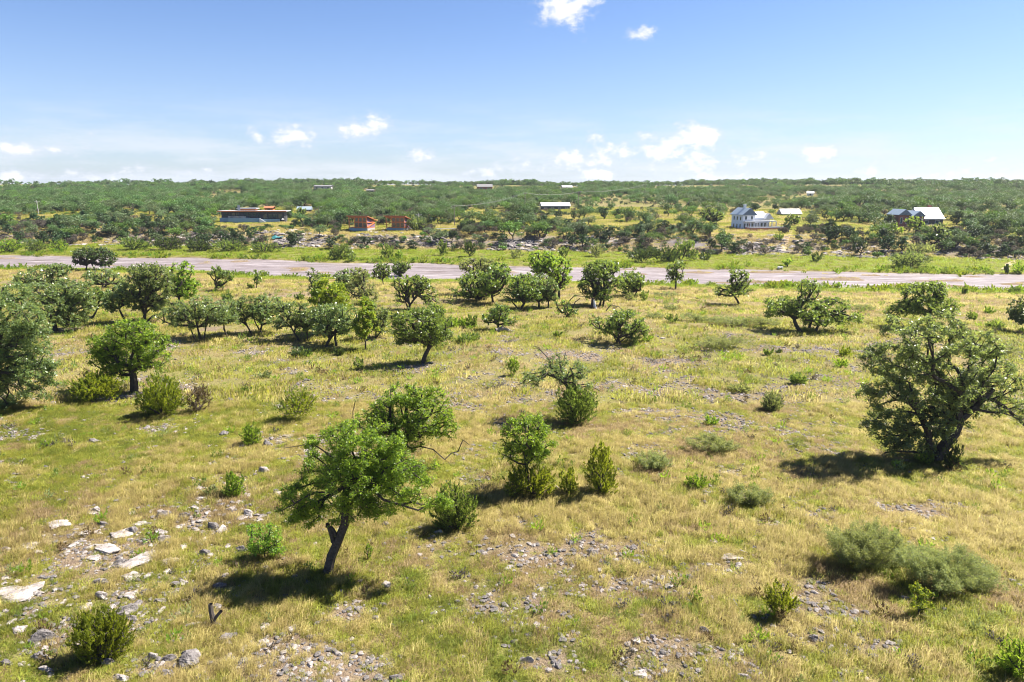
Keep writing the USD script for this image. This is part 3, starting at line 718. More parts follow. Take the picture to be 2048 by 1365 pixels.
pp(SHRUB, 'dense dark leafy shrub under the thin leaning oak', 'shrub', (1152, 846), [(1150, 800, 42, 34), (1140, 825, 30, 22), (1170, 815, 28, 32)], 'oak', rad=.05, seed=24, clump=.38, mode='spray', parts=('stems', 'foliage'), density=1.3)
pp(BUSH, 'small upright green bush left of the thin leaning oak', 'bush', (1028, 752), [(1027, 731, 13, 18)], 'fresh', rad=.03, seed=25, clump=.3, mode='spray', parts=('stems', 'foliage'), density=1.1)
pp(BUSH, 'small dark bush below the slim yellow green tree', 'bush', (718, 740), [(718, 726, 14, 12)], 'oak', rad=.03, seed=26, clump=.3, mode='spray', parts=('stems', 'foliage'), density=1.1)
pp(OAK, 'well shaped oak with curved dark trunk and broad shadow in mid meadow', 'tree', (846, 727),
   [(835, 650, 46, 26), (872, 655, 34, 32), (848, 672, 48, 22), (805, 655, 26, 16), (850, 627, 38, 16), (880, 675, 22, 18), (815, 680, 24, 12)], 'oak', path=[(850, 712), (857, 698), (856, 688)], rad=.26, seed=27, clump=.55, density=.9)
pp('slim_tree', 'slim yellow green column of a tree with thin pale trunk', 'tree', (731, 702), [(732, 612, 12, 16), (733, 635, 16, 20), (724, 655, 16, 18), (736, 665, 16, 14)], 'lime', path=[(731, 685), (731, 668)], rad=.11, seed=28, clump=.5, density=1.4)
pp(OAK, 'oak on two slanting trunks, in front of the bright dense tree', 'tree', (652, 694), [(668, 638, 38, 24), (640, 648, 24, 18), (692, 642, 28, 26), (672, 660, 34, 14)], 'grey', path=[(660, 678), (672, 664)], rad=.2, seed=29, clump=.6, stubs=[([(673, 692), (670, 676), (672, 664)], .18)])
pp(OAK, 'dense bright green oak standing out above the greyer oaks', 'tree', (652, 668), [(656, 588, 30, 24), (640, 605, 24, 26), (672, 608, 26, 24), (640, 625, 22, 16)], 'lime', path=[(652, 650), (653, 635)], rad=.2, seed=30, clump=.6, density=1.6)
row = 'oaks of the slanting row left of centre'
pp(OAK, 'low wide oak on several thin stems, leftmost of the slanting row', 'tree', (402, 682), [(390, 618, 40, 20), (350, 632, 32, 16), (422, 628, 30, 20), (390, 645, 42, 13)], 'grey', path=[(398, 668), (395, 655)], rad=.16, seed=31, clump=.6, group=row, stubs=[([(390, 678), (382, 660), (375, 645)], .1), ([(408, 676), (412, 655), (415, 640)], .1)])
pp(OAK, 'small round oak on one thin stem, second in the slanting row', 'tree', (454, 674), [(450, 620, 26, 18), (448, 638, 28, 14), (456, 630, 24, 16)], 'grey', path=[(448, 658), (448, 648)], rad=.13, seed=32, clump=.55, group=row)
pp(OAK, 'narrow oak leaning left, third in the slanting row', 'tree', (504, 670), [(490, 615, 24, 18), (484, 632, 20, 17), (500, 628, 18, 18)], 'grey', path=[(494, 652), (490, 642)], rad=.12, seed=33, clump=.55, group=row)
pp(OAK, 'forked oak with a V shaped trunk, fourth in the slanting row', 'tree', (521, 668), [(535, 616, 28, 20), (541, 638, 22, 16), (522, 630, 18, 18)], 'grey', path=[(521, 660), (524, 650), (526, 640)], rad=.15, seed=34, clump=.55, group=row, stubs=[([(519, 660), (512, 648), (506, 632)], .11)])
pp(OAK, 'oak with a long low left limb, fifth in the slanting row', 'tree', (598, 682), [(588, 625, 32, 16), (565, 645, 24, 12), (600, 642, 18, 18), (560, 615, 24, 10)], 'grey', path=[(588, 665), (582, 655)], rad=.13, seed=35, clump=.55, group=row)
pp(OAK, 'thin dark oak, last on the right of the slanting row', 'tree', (616, 682), [(620, 636, 24, 18), (622, 655, 20, 10), (606, 642, 16, 16)], 'grey', path=[(614, 668), (614, 658)], rad=.12, seed=36, clump=.55, group=row)
pp(OAK, 'grey oak behind the slim yellow green tree', 'tree', (752, 676), [(750, 632, 24, 22), (762, 650, 18, 22)], 'grey', path=[(752, 662)], rad=.14, seed=37, clump=.6)
pp(OAK, 'greyish oak with slanting trunk behind the bright dense tree', 'tree', (698, 602), [(700, 560, 28, 18), (690, 572, 18, 14)], 'grey', path=[(698, 588), (699, 578)], rad=.18, seed=38, clump=.65)
pp(OAK, 'pale loose oak next to the greyish slanting oak', 'tree', (732, 612), [(722, 580, 26, 20), (735, 595, 18, 13), (722, 550, 16, 12)], 'sage', path=[(731, 600), (729, 590)], rad=.16, seed=39, clump=.65)
pp(OAK, 'tall narrow oak behind the bright dense tree', 'tree', (632, 610), [(628, 556, 12, 14), (630, 578, 12, 14)], 'grey', path=[(631, 592)], rad=.12, seed=40, clump=.6)
pp(OAK, 'open crowned oak with steep forked limbs left of the central grove', 'tree', (816, 622), [(832, 578, 30, 18), (800, 572, 14, 16), (855, 590, 20, 16), (858, 606, 14, 8), (838, 562, 26, 8), (800, 598, 12, 10)], 'oak', path=[(820, 610), (828, 600)], rad=.2, seed=41, clump=.55, density=.75, stubs=[([(815, 615), (808, 595), (800, 575)], .12)], bare=[(880, 608)])
pp(OAK, 'lone little oak at the near river bank, left of a similar one', 'tree', (767, 571), [(764, 543, 18, 14), (758, 552, 12, 8)], 'oak', path=[(765, 560)], rad=.14, seed=42, clump=.55)
pp(OAK, 'lone little round oak at the river edge, right of a similar one', 'tree', (804, 556), [(802, 536, 18, 12), (796, 543, 14, 9)], 'oak', path=[(803, 548)], rad=.14, seed=43, clump=.6)
g = 'oaks of the central grove'
pp(OAK, 'broad oak at the left end of the central grove with low bare limb', 'tree', (958, 600), [(952, 568, 34, 20), (922, 584, 20, 9), (940, 590, 22, 9), (970, 580, 22, 16)], 'oak', path=[(955, 590)], rad=.25, seed=44, clump=.65, group=g, bare=[(908, 593)])
pp(OAK, 'pale topped oak rising at the back left of the central grove', 'tree', (960, 590), [(955, 532, 36, 14), (975, 545, 22, 13), (935, 540, 18, 9)], 'sage', path=[(958, 565)], rad=.22, seed=45, clump=.65, group=g)
pp(OAK, 'dark full oak in the middle of the central grove', 'tree', (986, 606), [(990, 560, 28, 22), (1000, 545, 22, 16), (985, 580, 20, 12)], 'oak', path=[(984, 594)], rad=.24, seed=46, clump=.65, group=g)
pp(OAK, 'oak on two splayed trunks at the front of the central grove', 'tree', (1040, 620), [(1050, 578, 34, 24), (1030, 592, 22, 18), (1062, 592, 20, 16)], 'oak', path=[(1048, 608), (1052, 600)], rad=.22, seed=47, clump=.6, group=g, stubs=[([(1036, 618), (1026, 606), (1020, 598)], .14)])
pp(OAK, 'round oak on a short single trunk in the central grove', 'tree', (1078, 615), [(1082, 575, 24, 22), (1084, 592, 20, 12)], 'grey', path=[(1078, 604)], rad=.2, seed=48, clump=.6, group=g)
pp(OAK, 'small grey oak on a thin trunk at the right of the central grove', 'tree', (1097, 615), [(1100, 578, 17, 18), (1100, 594, 15, 10)], 'grey', path=[(1097, 604)], rad=.16, seed=49, clump=.55, group=g)
pp(OAK, 'tall bright green oak at the back of the central grove', 'tree', (1118, 600), [(1085, 524, 28, 18), (1112, 538, 28, 24), (1122, 560, 18, 18), (1075, 540, 18, 10)], 'fresh', path=[(1118, 580), (1114, 565)], rad=.26, seed=50, clump=.65, group=g, density=1.1)
pp(OAK, 'half dead bare branched oak in front of the central grove', 'tree', (1133, 634), [(1124, 612, 14, 10), (1138, 625, 16, 8)], 'oak', path=[(1130, 625)], rad=.12, seed=51, clump=.4, bare=[(1150, 592), (1168, 593)], stubs=[([(1136, 632), (1146, 618), (1150, 605), (1160, 597)], .1)], group=None, density=.7)
pp(OAK, 'small dark oak beside a grey root log in mid meadow', 'tree', (997, 662), [(998, 628, 22, 17), (1014, 640, 18, 12), (982, 640, 16, 12)], 'oak', path=[(996, 650), (997, 642)], rad=.17, seed=52, clump=.5)
pp(OAK, 'dark twin stemmed oak beside the white speck right of the grove', 'tree', (1200, 612), [(1185, 575, 26, 22), (1218, 565, 26, 22), (1205, 538, 34, 14), (1200, 592, 26, 12), (1182, 548, 18, 12)], 'oak', path=[(1202, 600), (1203, 588)], rad=.22, seed=53, clump=.62, stubs=[([(1206, 612), (1208, 600), (1210, 585)], .2)])
pp(OAK, 'smaller oak joined to the dark twin stemmed oak on its right', 'tree', (1270, 592), [(1262, 562, 26, 15), (1250, 575, 22, 15), (1276, 572, 14, 14)], 'oak', path=[(1274, 582), (1272, 574)], rad=.17, seed=54, clump=.6)
pp(BUSH, 'round green bush right of the smaller joined oak', 'bush', (1288, 603), [(1288, 592, 10, 11)], 'oak', rad=.04, seed=55, clump=.45, mode='spray', parts=('stems', 'foliage'), density=1.3)
pp(BUSH, 'pale green bush under the smaller joined oak', 'bush', (1262, 602), [(1260, 592, 12, 9)], 'sage', rad=.04, seed=56, clump=.45, mode='spray', parts=('stems', 'foliage'))
pp(BUSH, 'dark round bush alone in the grass right of centre', 'bush', (1343, 646), [(1343, 637, 14, 9)], 'oak', rad=.04, seed=57, clump=.45, mode='spray', parts=('stems', 'foliage'), density=1.4)
pp(OAK, 'upright narrow oak against the pale river right of centre', 'tree', (1351, 580), [(1350, 540, 18, 16), (1350, 556, 16, 10)], 'oak', path=[(1352, 568), (1351, 560)], rad=.2, seed=58, clump=.65)
pp(OAK, 'oak with a bent trunk and low left limb near the river', 'tree', (1478, 609), [(1482, 562, 20, 16), (1458, 585, 34, 10), (1475, 548, 16, 8), (1488, 580, 18, 10)], 'oak', path=[(1474, 600), (1468, 592), (1470, 582)], rad=.18, seed=59, clump=.6)
pp(OAK, 'low spreading multi stemmed oak with shadow to its left, mid right', 'tree', (1238, 687), [(1208, 650, 34, 16), (1250, 645, 34, 20), (1268, 665, 28, 16), (1282, 655, 18, 10), (1242, 630, 20, 8), (1225, 662, 24, 10)], 'oak', path=[(1236, 676), (1236, 668)], rad=.2, seed=60, clump=.55, stubs=[([(1235, 685), (1228, 674), (1220, 662)], .1), ([(1240, 685), (1250, 676), (1262, 672)], .09)], density=.8)
pp(BUSH, 'grey bush at the right foot of the low spreading oak', 'bush', (1264, 692), [(1264, 680, 13, 12)], 'dark', rad=.04, seed=61, clump=.45, mode='spray', parts=('stems', 'foliage'))
pp(BUSH, 'small fresh bush right of the low spreading oak', 'bush', (1296, 682), [(1296, 674, 13, 9)], 'fresh', rad=.03, seed=62, clump=.4, mode='spray', parts=('stems', 'foliage'))
pp(OAK, 'wide oak on three dark splayed trunks, right of the low spreading oak', 'tree', (1600, 664),
   [(1572, 615, 44, 18), (1615, 588, 20, 22), (1610, 622, 40, 18), (1662, 618, 38, 18), (1692, 640, 28, 12), (1632, 640, 32, 12), (1545, 628, 16, 8), (1620, 568, 16, 8)], 'oak', path=[(1592, 650), (1588, 638), (1600, 632)], rad=.28, seed=63, clump=.62,
   stubs=[([(1618, 656), (1622, 645), (1625, 632)], .2), ([(1630, 667), (1636, 652), (1648, 644), (1670, 642), (1690, 646)], .2)], density=1.1)
pp(OAK, 'dark double crowned oak behind the large glossy oak', 'tree', (1858, 656), [(1850, 588, 42, 18), (1812, 618, 28, 16), (1892, 615, 24, 13), (1850, 615, 40, 20), (1868, 578, 22, 12), (1790, 625, 16, 8)], 'oak', path=[(1856, 640), (1858, 628)], rad=.3, seed=64, clump=.65, density=1.15)
pp(OAK, 'dark oak cut by the right edge of the picture', 'tree', (2062, 664), [(2048, 615, 24, 18), (2060, 635, 30, 20), (2036, 632, 14, 14)], 'dark', path=[(2060, 650)], rad=.25, seed=65, clump=.6, bare=[(2026, 640)])
left = 'grey oaks of the left grove'
pp(OAK, 'flat topped oak with short dark trunk, upper left of the left grove', 'tree', (97, 592), [(70, 553, 34, 13), (115, 543, 24, 13), (58, 563, 24, 9), (95, 568, 26, 9)], 'grey', path=[(93, 580), (88, 572)], rad=.26, seed=66, clump=.7, group=left)
pp(OAK, 'pale flat oak between the river tree and the left grove', 'tree', (207, 578), [(200, 553, 28, 12), (225, 560, 20, 12), (180, 563, 18, 10)], 'grey', path=[(205, 570)], rad=.22, seed=67, clump=.7, group=left)
pp(OAK, 'umbrella shaped oak against the pale river at the upper left', 'tree', (172, 541), [(165, 518, 20, 14), (205, 520, 24, 16), (188, 506, 34, 9)], 'dark', path=[(174, 532)], rad=.22, seed=68, clump=.75, stubs=[([(190, 540), (184, 530), (180, 522)], .16), ([(200, 540), (205, 528)], .14)])
pp(OAK, 'big grey oak in the middle of the left grove with slanting dark limb', 'tree', (112, 662), [(130, 590, 40, 26), (152, 612, 34, 26), (105, 618, 40, 30), (140, 640, 30, 18), (80, 590, 30, 20), (165, 585, 24, 16)], 'grey', path=[(108, 645), (112, 630), (122, 615)], rad=.3, seed=69, clump=.68, group=left, density=1.15)
pp(OAK, 'small dark oak with curved trunk right of the big grey oak', 'tree', (186, 636), [(195, 598, 20, 17), (188, 612, 14, 11), (208, 592, 14, 9)], 'oak', path=[(192, 624), (192, 615)], rad=.16, seed=70, clump=.55, group=left)
pp(OAK, 'oak leaning left on a thin trunk at the centre of the left grove', 'tree', (252, 644), [(235, 605, 26, 20), (252, 590, 24, 20), (225, 612, 14, 14)], 'grey', path=[(244, 630), (238, 618)], rad=.16, seed=71, clump=.6, group=left)
pp(OAK, 'tall full oak on a forked trunk in the left grove', 'tree', (288, 644), [(275, 580, 32, 26), (305, 560, 34, 24), (290, 605, 28, 18), (325, 585, 20, 22), (290, 545, 26, 16), (312, 610, 20, 14)], 'grey', path=[(290, 628), (292, 615)], rad=.26, seed=72, clump=.66, group=left, stubs=[([(296, 642), (306, 632), (316, 629)], .16)], density=1.15)
pp(OAK, 'green tinted oak behind the forked oak of the left grove', 'tree', (358, 610), [(362, 545, 22, 18), (348, 575, 22, 20), (372, 580, 22, 16), (385, 570, 12, 12)], 'fresh', path=[(358, 595), (358, 580)], rad=.2, seed=73, clump=.62, group=left)
pp(OAK, 'thin two stemmed oak near the river, right of the left grove', 'tree', (432, 583), [(430, 548, 11, 14), (452, 555, 16, 11), (436, 570, 10, 8)], 'oak', path=[(432, 572), (434, 562)], rad=.13, seed=74, clump=.55, stubs=[([(446, 580), (446, 570), (450, 560)], .09)])
pp(OAK, 'tiny slim oak beside a round bush near the river bank', 'tree', (513, 576), [(514, 551, 8, 10), (514, 562, 7, 6)], 'oak', path=[(513, 567)], rad=.1, seed=75, clump=.5)
pp(BUSH, 'round bush at the foot of the tiny slim oak', 'bush', (503, 577), [(503, 571, 8, 6)], 'oak', rad=.04, seed=76, clump=.5, mode='spray', parts=('stems', 'foliage'), density=1.3)
for k, (bx_, by_, w_, h_, lf_, lab) in enumerate([
        (944, 655, 13, 14, 'oak', 'dark upright bush, right one of a pair by the small dark oak'), (905, 655, 22, 12, 'fresh', 'light green bush beside the well shaped oak'), (938, 684, 25, 10, 'oak', 'low round bush in front of pale rock shelves'),
        (928, 652, 12, 9, 'fresh', 'small leafy bush between two larger bushes in mid meadow'), (788, 640, 12, 8, 'dark', 'dark bush behind the well shaped oak'), (455, 602, 12, 10, 'oak', 'round bush above the slanting row of oaks'), (600, 600, 11, 8, 'oak', 'low bush between the slanting row and the river'),
        (602, 712, 24, 10, 'dark', 'low dark shrub in the shade below the slanting row'), (678, 710, 14, 9, 'dark', 'small dark shrub right of the shaded low one'), (1115, 674, 9, 9, 'oak', 'small dark bush left of the low spreading oak'),
        (1596, 768, 20, 12, 'oak', 'neat rounded bush in the open grass left of the glossy oak'), (1545, 822, 24, 22, 'sage', 'pointed grey green bush in the grass, below the neat rounded one'), (1535, 710, 13, 7, 'oak', 'small dark bush below the wide three trunked oak'), (1560, 706, 9, 5, 'dark', 'tiny dark bush below the wide three trunked oak'),
        (1680, 732, 18, 8, 'fresh', 'low bright bush at the left tip of the glossy oak'), (1692, 712, 13, 11, 'lime', 'yellow green bush touching the glossy oak crown'), (1422, 850, 15, 10, 'fresh', 'small bright bush in the green grass right of centre'), (1393, 978, 24, 16, 'fresh', 'fresh leafy bush in green grass right of the upright juniper'),
        (1480, 782, 26, 8, 'sage', 'flat dull green plant between stones in mid meadow'), (525, 757, 18, 8, 'sage', 'small flat bush in the grass right of the brown bush'), (488, 785, 14, 6, 'oak', 'low olive bush in the grass right of the brown bush'),
        (1945, 640, 12, 9, 'oak', 'dark bush in the grass by the right edge'), (1978, 628, 10, 8, 'fresh', 'small bush near the river by the right edge'), (1990, 655, 20, 7, 'oak', 'wide low bush by the right edge oak'), (1930, 590, 8, 12, 'oak', 'slim bush on the near bank right of the double crowned oak'), (2028, 588, 12, 8, 'oak', 'round bush on the near bank at the right edge'),
        (2040, 1350, 42, 40, 'fresh', 'leafy bush in the bottom right corner')]):
    pp(BUSH, lab, 'bush', (bx_, by_), [(bx_, by_ - h_ * .95, w_, h_), (bx_ - w_ * .3, by_ - h_ * .6, w_ * .7, h_ * .6), (bx_ + w_ * .4, by_ - h_ * .6, w_ * .6, h_ * .6)], lf_, rad=.03, seed=100 + k, clump=.3 if by_ > 760 else .45, mode='spray', parts=('stems', 'foliage'), density=1.25)
pp(JUN, 'small yellow green juniper in the stony grass, bottom right of centre', 'juniper', (1562, 1228), [(1558, 1190, 30, 28), (1542, 1200, 18, 18), (1580, 1200, 20, 22)], 'juniper', rad=.03, seed=140, mode='spray', clump=.26, parts=('stems', 'foliage'), density=1.1)
pp(JUN, 'thin forked juniper seedling with a grey foot, at the bottom right', 'juniper', (1838, 1232), [(1832, 1190, 14, 22), (1856, 1200, 20, 14), (1842, 1208, 16, 14)], 'juniper', rad=.03, seed=141, clump=.24, path=[(1837, 1222), (1836, 1212)], parts=('stems', 'foliage'), density=1.1)
# feathery grey green thickets on the right
for k, (bl, lab) in enumerate([
        ([(1700, 1085, 52, 30), (1745, 1075, 56, 34), (1785, 1100, 46, 28), (1720, 1110, 60, 20)], 'feathery grey green thicket, the left half of the big one at the right'),
        ([(1850, 1120, 56, 26), (1910, 1125, 62, 34), (1965, 1150, 46, 28), (1880, 1150, 60, 24), (1820, 1115, 40, 18)], 'feathery grey green thicket, the right half of the big one at the right'),
        ([(1490, 985, 40, 20), (1520, 992, 32, 18)], 'rounded feathery thicket right of the fresh leafy bush'), ([(1415, 882, 48, 14), (1445, 890, 34, 12)], 'long low feathery thicket in the green grass'),
        ([(1305, 918, 36, 16), (1320, 924, 26, 13)], 'feathery thicket right of the upright juniper'), ([(1430, 685, 40, 10), (1465, 680, 30, 8)], 'dull green low thicket in mid meadow, right of the low spreading oak'),
        ([(1340, 615, 18, 6)], 'pale low thicket right of the central grove'), ([(1380, 632, 24, 6), (1410, 638, 22, 6)], 'pale low thicket right of the dark round bush'), ([(1505, 640, 30, 7), (1540, 645, 24, 6)], 'low green thicket left of the wide three trunked oak'), ([(1450, 640, 34, 8), (1480, 645, 24, 7)], 'lime tinted low thicket in mid meadow'),
        ([(1310, 630, 26, 6)], 'pale flat thicket below the smaller joined oak'), ([(1960, 695, 50, 9), (2010, 700, 34, 8)], 'dull green thicket right of the double crowned oak'), ([(1730, 615, 28, 5)], 'pale flat thicket near the wide three trunked oak'), ([(1330, 588, 30, 5)], 'flat grey thicket behind the round green bush')]):
    cx = sum(b[0] for b in bl) / len(bl)
    cy = max(b[1] + b[3] for b in bl)
    pp('thicket', lab, 'thicket', (cx, cy), bl, 'sage', rad=.015, seed=160 + k, mode='feather', clump=.38 if cy > 800 else .5, parts=('stems', 'foliage'), density=2.4, size=.85, tipr=.004, wood=TWIG)

# ---------------------------------------------------------------- buildings across the river
def pix(name, col, **k):
    return plain(name, col, **k)


PALEROOF = pix('dull_metal_roof', (.16, .155, .15), rough=.5, vary=.1)
WHITE = pix('white_siding', (.66, .67, .70), rough=.6, vary=.05)
TRIM = pix('white_trim', (.60, .60, .60), rough=.5, vary=.04)
METALW = pix('white_metal_roof', (.62, .61, .60), rough=.35, vary=.05)
METALB = pix('blue_grey_metal_roof', (.22, .27, .32), rough=.4, vary=.08)
BRICK = pix('dark_red_brick', (.20, .075, .055), rough=.85, vary=.3, scale=6)
GLASSD = M('dark_window_glass', {'d': ('principled_bsdf', {'base_color': (.02, .035, .04), 'roughness': .05, 'specular_ior_level': 1.0})}, [], surface='d.BSDF')
ORANGE = pix('orange_timber', (.55, .17, .05), rough=.6, vary=.2, scale=5)
RUSTROOF = pix('rusty_roof', (.40, .13, .06), rough=.6, vary=.25, scale=2)
CONCRETE = pix('pale_concrete', (.30, .30, .31), rough=.85, vary=.12)
BLUEWALL = pix('blue_grey_render', (.20, .30, .36), rough=.8, vary=.1)
DARKWALL = pix('dark_timber_wall', (.05, .05, .055), rough=.7, vary=.3)
PURPLE = pix('violet_brown_boards', (.17, .10, .16), rough=.7, vary=.3, scale=5)
TERRA = pix('terracotta_block', (.46, .20, .12), rough=.85, vary=.25, scale=2)
TEAL = pix('teal_tarpaulin', (.02, .13, .14), rough=.5, vary=.3)
POLE = pix('weathered_pole', (.16, .13, .11), rough=.9, vary=.2)
POLEL = pix('pale_pole', (.42, .40, .38), rough=.8, vary=.15)
WIRE = pix('grey_wire', (.30, .30, .30), rough=.5, vary=.05)
HOUSES = []                                    # picture boxes kept free of nearer trees: x0, y0, x1, y1, depth


def box(x0, x1, y0, y1, z0, z1):
    m = trimesh.creation.box([x1 - x0, y1 - y0, z1 - z0])
    m.apply_translation([(x0 + x1) / 2, (y0 + y1) / 2, (z0 + z1) / 2])
    return m


def prism(profile, y0, y1):
    """A profile in x, z pushed along y."""
    p = np.array(profile, float)
    n = len(p)
    v = np.vstack([np.c_[p[:, 0], np.full(n, y0), p[:, 1]], np.c_[p[:, 0], np.full(n, y1), p[:, 1]]])
    f = [[i, (i + 1) % n, (i + 1) % n + n] for i in range(n)] + [[i, (i + 1) % n + n, i + n] for i in range(n)]
    f += [[0, i + 1, i] for i in range(1, n - 1)] + [[n, n + i, n + i + 1] for i in range(1, n - 1)]
    m = trimesh.Trimesh(v, f)
    m.fix_normals()
    return m


def turned(m):
    """The same shape with its x and y swapped round (a quarter turn about z)."""
    m = m.copy()
    m.apply_transform(trimesh.transformations.rotation_matrix(math.pi / 2, [0, 0, 1]))
    return m


def roof_gable(w, d, z, rise, over=.5, th=.18):
    """Two roof slopes over a block w wide (x) and d deep (y), ridge along y, eaves at z."""
    h = w / 2 + over
    e = z - rise * over / (w / 2)
    return prism([(-h, e), (0, z + rise), (h, e), (h, e + th), (0, z + rise + th), (-h, e + th)], -over, d + over)


def site(px, py, sink=.4, depth=None):
    if depth is None:
        B, t = spot(px, py)
    else:
        p = EYE + ray(px, py) * depth
        B, t = np.array([p[0], p[1], float(ground(p[0], p[1]))]), depth
    return B - np.array([0, 0, sink]), t


def window(root, x, z, w, h, y, frame=TRIM, pane=GLASSD, name='window', bars=0):
    """A frame standing 4 cm proud of a wall at y (facing -y) and a pane set back inside it."""
    f = .09
    m = trimesh.util.concatenate([box(x - w / 2, x + w / 2, y - .05, y - .002, z, z + f), box(x - w / 2, x + w / 2, y - .05, y - .002, z + h - f, z + h),
                                  box(x - w / 2, x - w / 2 + f, y - .05, y - .002, z + f, z + h - f), box(x + w / 2 - f, x + w / 2, y - .05, y - .002, z + f, z + h - f)]
                                 + [box(x - w / 2 + w * (k + 1) / (bars + 1) - .03, x - w / 2 + w * (k + 1) / (bars + 1) + .03, y - .045, y - .002, z + f, z + h - f) for k in range(bars)])
    p = part(root, name, m, frame)
    part(p, 'pane', box(x - w / 2 + f, x + w / 2 - f, y - .025, y - .003, z + f, z + h - f), pane)
    return p


def side_window(root, y, z, w, h, x, frame=TRIM, name='window'):
    """The same on a wall at x that faces -x."""
    f = .09
    m = trimesh.util.concatenate([box(x - .05, x - .002, y - w / 2, y + w / 2, z, z + f), box(x - .05, x - .002, y - w / 2, y + w / 2, z + h - f, z + h),
                                  box(x - .05, x - .002, y - w / 2, y - w / 2 + f, z + f, z + h - f), box(x - .05, x - .002, y + w / 2 - f, y + w / 2, z + f, z + h - f)])
    p = part(root, name, m, frame)
    part(p, 'pane', box(x - .025, x - .003, y - w / 2 + f, y + w / 2 - f, z + f, z + h - f), GLASSD)


# long low modern house, upper left
B, t = site(507, 446, -.2)
k = t / 1365                                     # metres for one pixel of the photograph at that distance
HOUSES.append((436, 408, 580, 452, t))
h = thing('flat_roofed_house', 'long low dark house with flat overhanging roofs and blue grey base on the far slope', 'house', B, rz=4)
part(h, 'foundation', box(-65 * k, -8 * k, 0, 30 * k, 0, 9 * k), BLUEWALL)
part(h, 'wall', box(-63 * k, 60 * k, 6 * k, 30 * k, 9 * k + .004, 21 * k), DARKWALL)
part(h, 'wall', box(-8 * k + .01, 60 * k, 6 * k, 30 * k, 0, 9 * k), DARKWALL)
part(h, 'garden_wall', box(12 * k, 53 * k, -6 * k, -4.5 * k, 0, 6.5 * k), BLUEWALL)
part(h, 'roof', box(-68 * k, 67 * k, -3 * k, 33 * k, 21 * k + .004, 22.8 * k), CONCRETE)
part(h, 'roof_edge', box(-68 * k, 67 * k, -3.6 * k, -3 * k - .01, 20.8 * k, 22.4 * k), ORANGE)
part(h, 'upper_storey', box(-31 * k, 3 * k, 10 * k, 26 * k, 22.8 * k + .004, 26 * k), ORANGE)
part(h, 'upper_roof', box(-34 * k, 6 * k, 7 * k, 29 * k, 26 * k + .004, 27.6 * k), CONCRETE)
c = part(h, 'chimney', box(-30 * k, -25 * k, 4.5 * k, 6.5 * k - .5, 22.8 * k + .004, 34 * k), CONCRETE)
for j in range(9):
    if j != 4:
        window(h, (-56 + j * 8.2) * k, 10 * k, 6.4 * k, 8.5 * k, 6 * k, frame=DARKWALL, bars=1)
for j in range(4):
    window(h, (22 + j * 10) * k, 2 * k, 8 * k, 14 * k, 6 * k, frame=DARKWALL, bars=1)
for j in range(8):
    part(h, 'roof_post', box((-64 + 18.2 * j) * k, (-63.3 + 18.2 * j) * k, -2 * k, -1.3 * k, 9 * k if j < 4 else 0, 21 * k), DARKWALL)
part(h, 'deck', box(-48 * k, 14 * k, -5 * k, -.02, 0, 8.4 * k), BLUEWALL)
part(h, 'railing', trimesh.util.concatenate([box((-46 + 2.2 * j) * k, (-45.5 + 2.2 * j) * k, -5 * k, -4.6 * k, 8.4 * k + .004, 11.5 * k) for j in range(16)] + [box(-46 * k, -12.4 * k, -5.05 * k, -4.55 * k, 11.5 * k + .003, 11.9 * k)]), TRIM)
for j in range(6):
    part(h, 'stair_step', box((14.3 + j * 2.0) * k, (16.2 + j * 2.0) * k, -9 * k, -6.2 * k, 0, (8 - j * 1.25) * k), TRIM)
part(h, 'patio_umbrella', trimesh.creation.cone(3 * k, 1.6 * k).apply_translation([60 * k, -8 * k, 6.2 * k]), TRIM)
part(h, 'umbrella_pole', box(59.8 * k, 60.2 * k, -8.2 * k, -7.8 * k, 0, 6.2 * k), POLE)


